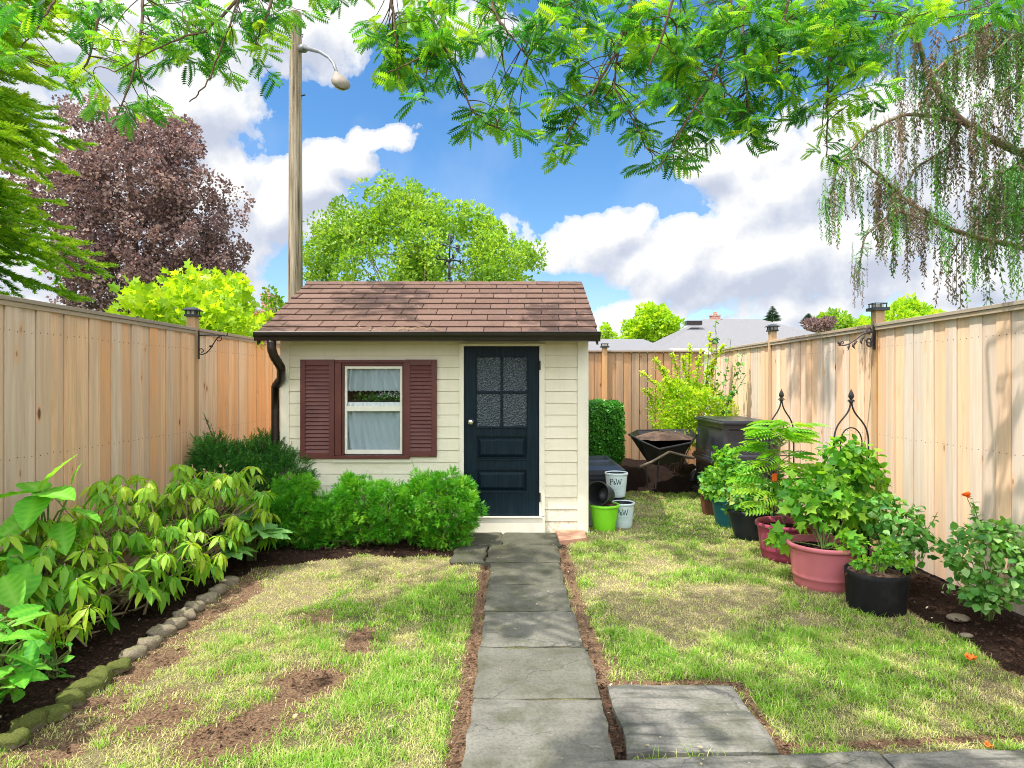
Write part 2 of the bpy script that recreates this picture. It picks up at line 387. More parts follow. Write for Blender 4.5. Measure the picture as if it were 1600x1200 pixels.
def pole_f(t):
    p = wp(t); g = t.noise(sc3(t, p, (16, 16, .5)), 1.0, 6, 0.7, 0.3); g2 = t.noise(sc3(t, p, (40, 40, 1.5)), 1.0, 3, 0.6)
    c = t.ramp(g, [(0.34, (0.055, 0.04, 0.028)), (0.46, (0.26, 0.20, 0.135)), (0.62, (0.42, 0.35, 0.26))]); c = t.mix(t.ramp(g2, [(0.5, 0.0), (0.7, 0.5)]), c, (0.10, 0.08, 0.055)); return pbr(t, c, 0.85, 0.1, t.bump(g, 0.8, 0.02))
M['pole_wood'] = mat('pole_wood', pole_f)
def simple(name, col, rough=0.5, spec=0.4, metal=0.0, vary=0.15, scale=12.0, bump=0.0, dirt=None, **kw):
    def f(t):
        p = wp(t); n = t.noise(p, scale, 5, 0.6)
        c = t.mix(t.ramp(n, [(0.3, 0.0), (0.7, 1.0)]), tuple(x * (1 - vary) for x in col), tuple(min(1, x * (1 + vary)) for x in col))
        if dirt: c = t.mix(t.ramp(t.noise(p, scale * .35, 6, 0.7), [(0.5, 0.0), (0.75, 0.6)]), c, dirt)
        return pbr(t, c, rough, spec, t.bump(t.noise(p, scale * 6, 4), bump, 0.004) if bump else None, metal, **kw)
    return mat(name, f)
def siding_f(t):
    p = wp(t); z = t.n('ShaderNodeSeparateXYZ', Vector=p).outputs[2]
    c = t.mix(t.ramp(t.noise(p, 3.0, 5), [(.3, 0.0), (.7, 1.0)]), (0.77, 0.71, 0.55), (0.81, 0.75, 0.60))
    c = t.mix(t.ramp(t.noise(sc3(t, p, (9, 9, 1.6)), 1.0, 6, .7), [(.52, 0.0), (.80, .25)]), c, (0.52, 0.48, 0.36))
    sp = t.m('MULTIPLY', t.ramp(z, [(0.04, 1.0), (0.42, 0.0)]), t.ramp(t.noise(p, 26, 5, .75), [(.42, 0.0), (.62, 1.0)]))     # mud splashed up from the ground
    return pbr(t, t.mix(t.m('MULTIPLY', sp, .6), c, (0.26, 0.20, 0.13)), 0.6, 0.2)
M['siding'] = mat('siding', siding_f)
M['trim'] = simple('trim', (0.78, 0.73, 0.60), 0.5, 0.35, vary=0.04, scale=4)
M['shutter'] = simple('shutter', (0.115, 0.034, 0.030), 0.42, 0.3, vary=0.15, scale=5, dirt=(0.20, 0.07, 0.045))
M['sash'] = simple('sash', (0.78, 0.76, 0.66), 0.4, 0.4, vary=0.04)
M['gutter'] = simple('gutter', (0.016, 0.010, 0.009), 0.3, 0.5, vary=0.2, scale=4)
M['fascia'] = simple('fascia', (0.055, 0.035, 0.028), 0.5, 0.3)
M['iron'] = simple('iron', (0.018, 0.016, 0.016), 0.45, 0.4, vary=0.3, scale=30)
M['rust_iron'] = simple('rust_iron', (0.06, 0.045, 0.045), 0.5, 0.4, vary=0.3, scale=30, dirt=(0.22, 0.10, 0.05))
M['vane'] = simple('vane', (0.018, 0.03, 0.026), 0.5, 0.3, vary=0.3, scale=30)
M['steel'] = simple('steel', (0.20, 0.20, 0.20), 0.45, 0.5, 0.6, vary=0.12, scale=8)
M['lamp_body'] = simple('lamp_body', (0.20, 0.17, 0.13), 0.6, 0.3, 0.0, vary=0.12, scale=8)
M['lamp_lens'] = simple('lamp_lens', (0.45, 0.42, 0.36), 0.15, 0.6, vary=0.06, scale=8)
M['chrome'] = simple('chrome', (0.8, 0.8, 0.8), 0.15, 0.5, 1.0, vary=0.03)
M['black_plastic'] = simple('black_plastic', (0.024, 0.028, 0.038), 0.36, 0.5, vary=0.2, scale=6, dirt=(0.06, 0.06, 0.065))
M['fabric_pot'] = simple('fabric_pot', (0.006, 0.006, 0.007), 0.75, 0.25, vary=0.3, scale=14, dirt=(0.03, 0.03, 0.03), bump=0.3)
M['barrow_tray'] = simple('barrow_tray', (0.012, 0.011, 0.011), 0.45, 0.4, vary=0.4, scale=8)
M['pot_lime'] = simple('pot_lime', (0.20, 0.62, 0.02), 0.4, 0.4, vary=0.05)
M['pot_pink'] = simple('pot_pink', (0.50, 0.145, 0.165), 0.5, 0.35, vary=0.08, scale=5, dirt=(0.58, 0.25, 0.26))
M['pot_crimson'] = simple('pot_crimson', (0.33, 0.045, 0.10), 0.45, 0.35, vary=0.1, scale=5, dirt=(0.42, 0.12, 0.17))
M['pot_navy'] = simple('pot_navy', (0.008, 0.013, 0.030), 0.35, 0.5, vary=0.2)
M['pot_teal'] = simple('pot_teal', (0.010, 0.12, 0.16), 0.4, 0.4, vary=0.1)
M['pot_brown'] = simple('pot_brown', (0.12, 0.045, 0.030), 0.5, 0.35, vary=0.15)
M['pot_grey'] = simple('pot_grey', (0.55, 0.66, 0.68), 0.4, 0.4, vary=0.05)
M['pot_black'] = simple('pot_black', (0.022, 0.024, 0.026), 0.4, 0.45, vary=0.2)
M['print_ink'] = simple('print_ink', (0.02, 0.05, 0.05), 0.5, 0.3)
M['print_pale'] = simple('print_pale', (0.30, 0.42, 0.42), 0.5, 0.3)
M['brick_pad'] = simple('brick_pad', (0.46, 0.25, 0.17), 0.85, 0.15, vary=0.12, scale=20, bump=0.3, dirt=(0.30, 0.22, 0.16))
M['bark'] = simple('bark', (0.13, 0.085, 0.06), 0.85, 0.15, vary=0.4, scale=14, bump=0.5)
M['twig'] = simple('twig', (0.12, 0.075, 0.05), 0.8, 0.15, vary=0.3, scale=14)
M['pale_stem'] = simple('pale_stem', (0.36, 0.27, 0.17), 0.8, 0.15, vary=0.3, scale=14)
M['green_stem'] = simple('green_stem', (0.16, 0.22, 0.06), 0.7, 0.2, vary=0.3, scale=14)
M['weep_bark'] = simple('weep_bark', (0.22, 0.15, 0.11), 0.85, 0.15, vary=0.35, scale=14, bump=0.4)
M['soil'] = simple('soil', (0.016, 0.010, 0.008), 0.95, 0.05, vary=0.6, scale=60, bump=0.9)
M['dry_soil'] = simple('dry_soil', (0.12, 0.08, 0.058), 0.95, 0.05, vary=0.4, scale=70, bump=0.9)
M['orange_petal'] = simple('orange_petal', (0.85, 0.20, 0.03), 0.6, 0.2, vary=0.15, scale=40)
M['orange_tag'] = simple('orange_tag', (0.80, 0.12, 0.02), 0.5, 0.3)
M['dry_flower'] = simple('dry_flower', (0.55, 0.42, 0.28), 0.8, 0.1, vary=0.3, scale=40)
M['white_bit'] = simple('white_bit', (0.30, 0.25, 0.15), 0.8, 0.1, vary=0.3, scale=30)
M['lace'] = simple('lace', (0.80, 0.84, 0.84), 0.9, 0.1, vary=0.08, scale=30, bump=0.5)
M['inside'] = simple('inside', (0.02, 0.02, 0.018), 0.9, 0.1)
def shingle_f(t):
    p = wp(t); tone = t.attr('tone'); c = t.ramp(tone, [(0, (0.088, 0.048, 0.036)), (0.5, (0.118, 0.068, 0.052)), (1, (0.150, 0.090, 0.070))])
    g = t.noise(p, 260, 3, 0.7); c = t.mix(t.ramp(g, [(0.35, 0.0), (0.7, 0.75)]), c, (0.20, 0.130, 0.102)); b = t.noise(p, 2.2, 5, .6)
    c = t.mix(t.ramp(b, [(0.5, 0.0), (0.8, 0.4)]), c, (0.05, 0.035, 0.03))
    return pbr(t, c, 0.9, 0.12, t.bump(g, 0.5, 0.003))
M['shingle'] = mat('shingle', shingle_f)
def grey_roof_f(t):
    p = wp(t); br = t.n('ShaderNodeTexBrick', Vector=sc3(t, p, (1, 0, 1)), Scale=1.0, Color1=(0.17, 0.17, 0.18, 1), Color2=(0.24, 0.24, 0.245, 1), Mortar=(0.10, 0.10, 0.105, 1))
    br.inputs['Mortar Size'].default_value = 0.012; br.inputs['Brick Width'].default_value = 0.5; br.inputs['Row Height'].default_value = 0.14
    c = t.mix(t.noise(p, 30, 3), br.outputs[0], (0.24, 0.235, 0.24)); return pbr(t, c, 0.9, 0.1)
M['grey_roof'] = mat('grey_roof', grey_roof_f)
def brick_f(t):
    p = wp(t); q = t.v('ADD', sc3(t, p, (1, 1, 1)), (0, 0, 0)); s = t.n('ShaderNodeSeparateXYZ', Vector=q)
    v = t.n('ShaderNodeCombineXYZ', X=t.m('ADD', s.outputs[0], s.outputs[1]), Y=s.outputs[2], Z=0.0).outputs[0]
    br = t.n('ShaderNodeTexBrick', Vector=v, Scale=1.0, Color1=(0.42, 0.15, 0.10, 1), Color2=(0.52, 0.22, 0.15, 1), Mortar=(0.55, 0.48, 0.42, 1))
    br.inputs['Mortar Size'].default_value = 0.010; br.inputs['Brick Width'].default_value = 0.21; br.inputs['Row Height'].default_value = 0.075
    return pbr(t, br.outputs[0], 0.9, 0.1)
M['brick'] = mat('brick', brick_f)
def door_f(t):
    p = wp(t); g = t.noise(sc3(t, p, (40, 40, 3)), 1.0, 5, 0.6); w = t.noise(p, 7, 7, 0.7)
    c = t.mix(t.ramp(g, [(0.4, 0.0), (0.75, 0.8)]), (0.005, 0.013, 0.020), (0.012, 0.028, 0.038))
    c = t.mix(t.ramp(w, [(0.66, 0.0), (0.74, 0.5)]), c, (0.10, 0.12, 0.11))
    return pbr(t, c, 0.38, 0.12, t.bump(g, 0.25, 0.003))
M['door'] = mat('door', door_f)
def pebble_glass_f(t):
    p = wp(t); n = t.noise(p, 42, 3, 0.6, 3.0); v = t.n('ShaderNodeTexVoronoi', {'feature': 'SMOOTH_F1'}, Vector=t.v('ADD', p, t.v('MULTIPLY', t.n('ShaderNodeTexNoise', Vector=p, Scale=40.0).outputs['Color'], (0.02, .02, .02))), Scale=70.0).outputs['Distance']
    c = t.ramp(n, [(0.40, (0.008, 0.018, 0.028)), (0.64, (0.060, 0.085, 0.105))])
    return pbr(t, c, 0.15, 0.5, t.bump(v, 1.0, 0.01))
M['pebble_glass'] = mat('pebble_glass', pebble_glass_f)
def glass_f(t):
    g = t.n('ShaderNodeBsdfGlossy', Color=(1, 1, 1, 1), Roughness=0.02).outputs[0]; tr = t.n('ShaderNodeBsdfTransparent', Color=(0.98, 0.99, 1.0, 1)).outputs[0]
    fr = t.n('ShaderNodeFresnel', IOR=1.5).outputs[0]
    return t.n('ShaderNodeMixShader', Fac=t.m('MULTIPLY', fr, 0.35, clamp=True), i1=tr, i2=g).outputs[0]
M['glass'] = mat('glass', glass_f)
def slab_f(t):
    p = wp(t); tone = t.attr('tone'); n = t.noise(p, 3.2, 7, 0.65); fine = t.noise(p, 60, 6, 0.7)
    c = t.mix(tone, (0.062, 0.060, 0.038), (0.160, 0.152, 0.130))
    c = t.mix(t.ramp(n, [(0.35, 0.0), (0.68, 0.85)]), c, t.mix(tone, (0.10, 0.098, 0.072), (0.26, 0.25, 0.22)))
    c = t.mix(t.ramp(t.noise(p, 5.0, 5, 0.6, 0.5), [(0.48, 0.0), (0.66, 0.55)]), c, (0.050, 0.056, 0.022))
    c = t.mix(t.ramp(fine, [(0.45, 0.0), (0.75, 0.55)]), c, (0.030, 0.030, 0.026))
    sx = t.n('ShaderNodeMapping', Vector=p, Rotation=(0, 0, R(38)), Scale=(2.2, 16, 1)).outputs[0]; stk = t.noise(sx, 1.0, 5, 0.65, 0.3)
    c = t.mix(t.m('MULTIPLY', t.ramp(stk, [(0.5, 0.0), (0.62, 0.7)]), t.ramp(tone, [(0.6, 0.0), (0.95, 1.0)])), c, (0.05, 0.052, 0.045))
    cr = t.n('ShaderNodeTexVoronoi', {'feature': 'DISTANCE_TO_EDGE'}, Vector=t.v('ADD', p, t.v('MULTIPLY', t.n('ShaderNodeTexNoise', Vector=p, Scale=3.0, Detail=5.0).outputs['Color'], (.5, .5, 0))), Scale=0.9).outputs['Distance']
    c = t.mix(t.ramp(cr, [(0.0, 0.6), (0.0025, 0.0)]), c, (0.02, 0.02, 0.016))
    h = t.m('ADD', t.m('ADD', t.m('MULTIPLY', n, 1.2), t.m('MULTIPLY', fine, 0.4)), t.m('MULTIPLY', stk, t.m('MULTIPLY', tone, 0.6)))
    return pbr(t, c, 0.8, 0.2, t.bump(h, 0.6, 0.02))
M['slab'] = mat('slab', slab_f)
def ground_f(t):
    p = wp(t); s = t.attr('soil'); gr = t.attr('green'); f = t.noise(p, 90, 5, 0.75); f2 = t.noise(p, 22, 5, 0.7)
    straw = t.mix(t.ramp(f, [(0.35, 0.0), (0.65, 1.0)]), (0.12, 0.09, 0.045), (0.40, 0.34, 0.19))
    grass = t.mix(t.ramp(f, [(0.35, 0.0), (0.65, 1.0)]), (0.05, 0.055, 0.02), (0.17, 0.19, 0.07))
    brown = t.mix(t.ramp(f, [(0.38, 0.0), (0.66, 1.0)]), (0.075, 0.045, 0.028), (0.36, 0.23, 0.14))
    dark = t.mix(t.ramp(f, [(0.4, 0.0), (0.72, 1.0)]), (0.014, 0.008, 0.006), (0.085, 0.050, 0.035))
    c = t.mix(gr, straw, grass)
    c = t.mix(t.ramp(t.m('ADD', s, t.m('MULTIPLY', t.m('SUBTRACT', f2, .5), .5)), [(0.25, 0.0), (0.5, 1.0)]), c, brown)
    c = t.mix(t.ramp(t.m('ADD', s, t.m('MULTIPLY', t.m('SUBTRACT', f2, .5), .4)), [(0.8, 0.0), (1.05, 1.0)]), c, dark)
    return pbr(t, c, 0.95, 0.05, t.bump(t.m('ADD', f, f2), 0.9, 0.02))
M['ground'] = mat('ground', ground_f)
def far_f(t):
    p = wp(t); c = t.mix(t.ramp(t.noise(p, 0.4, 6, 0.6), [(0.4, 0.0), (0.6, 1.0)]), (0.07, 0.11, 0.025), (0.13, 0.15, 0.05)); return pbr(t, c, 0.95, 0.05)
M['far_ground'] = mat('far_ground', far_f)
def moss_f(t):
    p = wp(t); tone = t.attr('tone'); n = t.noise(p, 14, 5, .65); nz = t.n('ShaderNodeSeparateXYZ', Vector=t.n('ShaderNodeNewGeometry').outputs['Normal']).outputs[2]
    st = t.mix(t.noise(p, 50, 4), (0.16, 0.13, 0.09), (0.30, 0.25, 0.18)); ms = t.mix(t.noise(p, 120, 3), (0.05, 0.062, 0.018), (0.15, 0.165, 0.045))
    k = t.m('MULTIPLY', t.m('ADD', t.m('MULTIPLY', nz, 0.5), n), t.m('MULTIPLY_ADD', tone, 1.2, 0.3))
    return pbr(t, t.mix(t.ramp(k, [(0.5, 0.0), (0.85, 1.0)]), st, ms), 0.95, 0.05, t.bump(t.noise(p, 90, 4), 0.8, 0.01))
M['mossy'] = mat('mossy', moss_f)
def curtain_f(t):
    p = wp(t); n = t.noise(sc3(t, p, (30, 30, 2)), 1.0, 4)
    a = pbr(t, t.mix(n, (0.38, 0.50, 0.55), (0.62, 0.72, 0.76)), 0.9, 0.1); b = t.n('ShaderNodeBsdfTranslucent', Color=(0.8, 0.88, 0.9, 1)).outputs[0]
    return t.n('ShaderNodeMixShader', Fac=0.3, i1=a, i2=b).outputs[0]
M['curtain'] = mat('curtain', curtain_f)
# foliage
M['locust'] = leaf_mat('locust', [(0.020, 0.13, 0.035), (0.06, 0.26, 0.035), (0.17, 0.43, 0.03), (0.38, 0.58, 0.04)], 0.58)
M['fir'] = leaf_mat('fir', [(0.09, 0.26, 0.02), (0.20, 0.42, 0.02), (0.36, 0.58, 0.03), (0.52, 0.70, 0.06)], 0.55)
M['copper'] = leaf_mat('copper', [(0.085, 0.055, 0.058), (0.17, 0.11, 0.11), (0.32, 0.22, 0.20), (0.54, 0.42, 0.38)], 0.42, tcol=(1.15, .95, .85))
M['lime_leaf'] = leaf_mat('lime_leaf', [(0.09, 0.22, 0.025), (0.18, 0.36, 0.03), (0.30, 0.48, 0.05), (0.44, 0.58, 0.12)], 0.45)
M['yellow_leaf'] = leaf_mat('yellow_leaf', [(0.16, 0.34, 0.02), (0.30, 0.50, 0.02), (0.42, 0.60, 0.03), (0.56, 0.68, 0.06)], 0.5)
M['orange_leaf'] = leaf_mat('orange_leaf', [(0.42, 0.22, 0.08), (0.6, 0.3, 0.12)], 0.45)
M['cypress'] = leaf_mat('cypress', [(0.03, 0.17, 0.010), (0.06, 0.30, 0.012), (0.13, 0.42, 0.018), (0.32, 0.54, 0.04)], 0.3)
M['yew'] = leaf_mat('yew', [(0.016, 0.08, 0.012), (0.035, 0.16, 0.02), (0.07, 0.25, 0.03), (0.13, 0.34, 0.05)], 0.25)
M['boxwood'] = leaf_mat('boxwood', [(0.02, 0.11, 0.010), (0.035, 0.18, 0.014), (0.06, 0.26, 0.02), (0.11, 0.36, 0.03)], 0.25, rough=0.35)
M['rhodo'] = leaf_mat('rhodo', [(0.07, 0.26, 0.02), (0.15, 0.38, 0.02), (0.27, 0.48, 0.03), (0.48, 0.60, 0.07)], 0.4)
M['broad'] = leaf_mat('broad', [(0.04, 0.24, 0.03), (0.09, 0.38, 0.03), (0.18, 0.50, 0.04), (0.30, 0.60, 0.12)], 0.45, rough=0.55, spec=0.2)
M['hosta'] = leaf_mat('hosta', [(0.10, 0.30, 0.07), (0.18, 0.40, 0.12), (0.22, 0.46, 0.10)], 0.35, rough=0.35)
M['kerria'] = leaf_mat('kerria', [(0.16, 0.36, 0.02), (0.28, 0.50, 0.02), (0.42, 0.60, 0.03), (0.56, 0.66, 0.10)], 0.5)
M['potleaf'] = leaf_mat('potleaf', [(0.05, 0.20, 0.015), (0.10, 0.34, 0.02), (0.20, 0.46, 0.03), (0.34, 0.56, 0.05)], 0.45)
M['mintleaf'] = leaf_mat('mintleaf', [(0.05, 0.22, 0.05), (0.09, 0.32, 0.06), (0.20, 0.42, 0.08), (0.5, 0.45, 0.10)], 0.4)
M['roseleaf'] = leaf_mat('roseleaf', [(0.04, 0.17, 0.03), (0.09, 0.29, 0.04), (0.17, 0.40, 0.07), (0.34, 0.54, 0.20)], 0.35, rough=0.35)
M['weep'] = leaf_mat('weep', [(0.30, 0.20, 0.17), (0.16, 0.12, 0.085), (0.09, 0.13, 0.045), (0.07, 0.22, 0.04), (0.18, 0.42, 0.05)], 0.4)
M['blue_conifer'] = leaf_mat('blue_conifer', [(0.03, 0.09, 0.07), (0.06, 0.14, 0.11)], 0.2)
def grass_f(t):
    tone = t.attr('tone'); c = t.ramp(tone, [(0.0, (0.62, 0.55, 0.30)), (0.22, (0.54, 0.52, 0.22)), (0.38, (0.42, 0.52, 0.12)), (0.58, (0.27, 0.46, 0.05)), (1.0, (0.15, 0.37, 0.03))])
    a = pbr(t, c, 0.6, 0.2); b = t.n('ShaderNodeBsdfTranslucent', Color=t.mix(1.0, c, (1.3, 1.3, .7), 'MULTIPLY')).outputs[0]
    return t.n('ShaderNodeMixShader', Fac=0.35, i1=a, i2=b).outputs[0]
M['grass'] = mat('grass', grass_f)
def chip_f(t):
    tone = t.attr('tone'); c = t.ramp(tone, [(0.0, (0.020, 0.012, 0.009)), (0.6, (0.075, 0.04, 0.025)), (0.9, (0.17, 0.09, 0.055)), (1.0, (0.5, 0.42, 0.30))]); return pbr(t, c, 0.9, 0.1)
M['chips'] = mat('chips', chip_f)

# ================================================================== GROUND
FL, FR, FB = -3.35, 3.53, 11.45       # fence lines: left, right, back
def ell(x, y, px, py, rx, ry):        # soft ellipse mask of a spot seen at a pixel
    c = G(px, py); sx = rx / 1000 * c[1]; sy = ry * c[1] ** 2 / (EYE * 1000)
    return np.clip(1.35 - np.sqrt(((x - c[0]) / sx) ** 2 + ((y - c[1]) / sy) ** 2) , 0, 1)
def soil_mask(x, y):
    n = fbm(x, y, 2.6); n2 = fbm(x + 7, y, 7.0); s = np.zeros_like(x)
    wig = (n - .5) * .5 + (n2 - .5) * .25
    s = np.maximum(s, np.clip((-2.28 + wig * .25 - x) / .06, 0, 1) * 1.3)                              # left bed
    edge = 6.02 + np.clip((-1.5 - x), 0, 2) * -0.55 + wig * .3
    s = np.maximum(s, np.clip((y - edge) / .08, 0, 1) * (x < -0.2) * 1.3)                              # bed in front of shed
    s = np.maximum(s, np.clip((x - (2.80 + wig * .45 + np.clip(y - 5, 0, 9) * .02)) / .10, 0, 1) * 1.3) # right bed
    s = np.maximum(s, np.clip((y - 9.3 + (x - 1.2) * -.25 - wig) / .3, 0, 1) * 1.3)                      # back corner
    s = np.maximum(s, (x > .76) * (x < 1.36) * (y > 7.3) * (y < 9.6) * .8)
    tr = np.clip(1.2 - np.abs(x + .25) / (.050 + .06 * n), 0, 1) * (y < 6.0)                              # bare trim beside path
    tr = np.maximum(tr, np.clip(1.2 - np.abs(x - .475) / (.055 + .07 * n), 0, 1) * (y > 3.3) * (y < 6.9))
    tr = np.maximum(tr, np.clip(1.2 - np.abs(y - 3.48) / .07, 0, 1) * (x > .4) * (x < 1.25))
    tr = np.maximum(tr, np.clip(1.2 - np.abs(y - 2.90 - (x - 1.1) * .05) / .05, 0, 1) * (x > 1.1))
    tr = np.maximum(tr, np.clip(1.2 - np.abs(x - 1.21) / .035, 0, 1) * (y > 2.7) * (y < 3.5))
    s = np.maximum(s, (x > .43) * (x < .51) * (y < 3.47) * .95)
    s = np.maximum(s, tr * (.55 + .5 * n2))
    strip = np.clip((-1.98 + wig * .5 - x + (y < 4.2) * .12 * (4.2 - y)) / .12, 0, 1) * (y < 6)
    s = np.maximum(s, strip * (.26 + .62 * n2))
    for px, py, rx, ry, a in [(480, 1065, 60, 32, .85), (400, 1130, 75, 45, .8), (562, 1000, 26, 32, .75), (490, 962, 40, 14, .6), (330, 1160, 60, 40, .7), (240, 1120, 80, 50, .6),
                              (355, 1045, 30, 16, .5), (620, 905, 60, 8, .35), (540, 1150, 40, 22, .5), (1030, 885, 40, 6, .3), (960, 1050, 22, 40, .45), (250, 1010, 60, 24, .55),
                              (1390, 1000, 60, 14, .4), (1480, 1075, 60, 14, .35), (1560, 1130, 60, 18, .35)]:
        s = np.maximum(s, ell(x, y, px, py, rx * 1.25, ry * 1.25) * a * (.55 + .9 * n2))
    return np.clip(s, 0, 1.3)
def green_mask(x, y):
    g = np.clip((fbm(x + 3, y + 11, 1.5) - .36) * 2.2, 0, 1) * .5 + np.clip((fbm(x, y, 5.0) - .38) * 2.6, 0, 1) * .55 + .24
    g = g + (x > .6) * .12 - .1
    for px, py, rx, ry in [(1060, 968, 105, 34), (1150, 930, 60, 18), (1025, 885, 50, 10), (1262, 968, 30, 12), (960, 925, 40, 20), (520, 885, 120, 14), (450, 930, 60, 20), (640, 880, 90, 10), (1560, 1085, 60, 20), (640, 990, 24, 16)]:
        g = g - ell(x, y, px, py, rx, ry) * 1.0
    for px, py, rx, ry in [(400, 1150, 50, 30), (700, 980, 45, 50), (690, 930, 50, 20), (520, 955, 40, 12), (1180, 1000, 90, 30), (1330, 1060, 90, 40), (1100, 900, 70, 14), (380, 1040, 40, 18), (1000, 1010, 40, 20), (1230, 1100, 50, 30), (600, 1080, 60, 30)]:
        g = g + ell(x, y, px, py, rx, ry) * .7
    return np.clip(g, 0, 1)
def gz(x, y): return (fbm(x, y, 1.2) - .5) * .05 + (fbm(x, y, 6.0) - .5) * .018
STR = lambda o: tag(o, kind='structure')
def make_ground():
    xs = np.arange(-3.6, 3.76, 0.03); ys = np.arange(0.6, 11.7, 0.03); X, Y = np.meshgrid(xs, ys); x, y = X.ravel(), Y.ravel()
    Z = gz(x, y); s = soil_mask(x, y); Z = Z + np.clip(s - .9, 0, .4) * .06 - .02 * np.clip(s, 0, 1)
    mb = MB(); nx, ny = len(xs), len(ys); i = (np.arange(ny - 1)[:, None] * nx + np.arange(nx - 1)[None]).ravel()
    mb.add(np.stack([x, y, Z], 1), np.stack([i, i + 1, i + nx + 1, i + nx], 1)); o = STR(mb.build('lawn', M['ground'], smooth=True))
    for nm, v in (('soil', s), ('green', green_mask(x, y))):
        a = o.data.attributes.new(nm, 'FLOAT', 'POINT'); a.data.foreach_set('value', v.astype(np.float32))
    mb = MB(); mb.add([(-400, -200, -.09), (400, -200, -.09), (400, 900, -.09), (-400, 900, -.09)], np.array([(0, 1, 2, 3)])); STR(mb.build('ground', M['far_ground']))
make_ground()
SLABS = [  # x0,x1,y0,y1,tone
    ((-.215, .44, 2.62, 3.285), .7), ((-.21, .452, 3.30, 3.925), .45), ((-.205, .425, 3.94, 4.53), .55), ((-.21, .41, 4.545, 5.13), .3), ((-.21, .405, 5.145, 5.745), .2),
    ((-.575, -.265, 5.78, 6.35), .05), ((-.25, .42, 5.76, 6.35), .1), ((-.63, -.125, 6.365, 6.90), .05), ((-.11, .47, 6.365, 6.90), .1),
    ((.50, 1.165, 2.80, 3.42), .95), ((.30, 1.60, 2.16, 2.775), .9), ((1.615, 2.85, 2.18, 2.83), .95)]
SLAB_L = ['pale grey flagstone of the garden path, nearest full slab at the bottom edge', 'grey flagstone, second slab of the path counted from the bottom edge', 'cracked grey flagstone, third slab of the path counted from the bottom edge',
          'dark flagstone, fourth slab of the path from the bottom edge', 'mossy flagstone, fifth slab of the path from the bottom, with a small dark leaf', 'small mossy slab at the left of the path beside the lawn edge', 'wide mossy slab joining the narrow path to the doorstep slabs',
          'dark slab directly under the shed door, left of the joint', 'dark slab directly under the shed door, right of the joint', 'square pale flagstone lying to the right of the path', 'long pale flagstone along the bottom edge below the square slab', 'long pale flagstone at the bottom right edge by the lawn']
def on_slab(x, y, m=0.0):
    r = np.zeros_like(x, bool)
    for (a, b, c, d), _ in SLABS: r |= (x > a - m) & (x < b + m) & (y > c - m) & (y < d + m)
    return r
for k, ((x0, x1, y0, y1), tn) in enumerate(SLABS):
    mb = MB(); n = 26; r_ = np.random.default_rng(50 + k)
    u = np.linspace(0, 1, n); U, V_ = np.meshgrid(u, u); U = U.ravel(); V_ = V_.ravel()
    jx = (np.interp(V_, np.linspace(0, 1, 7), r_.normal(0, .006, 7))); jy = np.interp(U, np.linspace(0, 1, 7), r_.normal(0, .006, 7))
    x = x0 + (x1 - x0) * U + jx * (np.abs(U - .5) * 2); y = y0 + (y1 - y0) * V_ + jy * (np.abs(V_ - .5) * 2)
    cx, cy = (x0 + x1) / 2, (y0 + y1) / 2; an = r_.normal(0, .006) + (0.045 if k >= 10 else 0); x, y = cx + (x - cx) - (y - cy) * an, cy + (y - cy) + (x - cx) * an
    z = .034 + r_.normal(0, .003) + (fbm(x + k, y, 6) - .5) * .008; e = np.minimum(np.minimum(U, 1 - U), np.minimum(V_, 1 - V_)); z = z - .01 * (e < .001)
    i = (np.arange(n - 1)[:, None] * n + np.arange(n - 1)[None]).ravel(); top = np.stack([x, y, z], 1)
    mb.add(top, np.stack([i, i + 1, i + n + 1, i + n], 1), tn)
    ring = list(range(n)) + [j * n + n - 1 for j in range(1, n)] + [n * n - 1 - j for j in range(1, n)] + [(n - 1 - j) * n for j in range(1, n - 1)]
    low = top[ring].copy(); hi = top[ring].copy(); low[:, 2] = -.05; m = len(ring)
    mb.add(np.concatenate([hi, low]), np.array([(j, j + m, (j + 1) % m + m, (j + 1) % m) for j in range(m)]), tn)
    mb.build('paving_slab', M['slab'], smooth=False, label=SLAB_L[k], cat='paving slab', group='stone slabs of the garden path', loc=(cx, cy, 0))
mb = MB(); v = [G(868, 836), G(912, 833), G(917, 848), G(874, 853)]
mb.add([(p[0], p[1], z) for z in (0.0, .055) for p in (v[3], v[2], v[1], v[0])], np.array([(0, 3, 2, 1), (4, 5, 6, 7), (0, 1, 5, 4), (1, 2, 6, 5), (2, 3, 7, 6), (3, 0, 4, 7)]))
mb.build('brick_paver', M['brick_pad'], bevel=.006, label='reddish paver block at the right corner of the shed step', cat='paver')

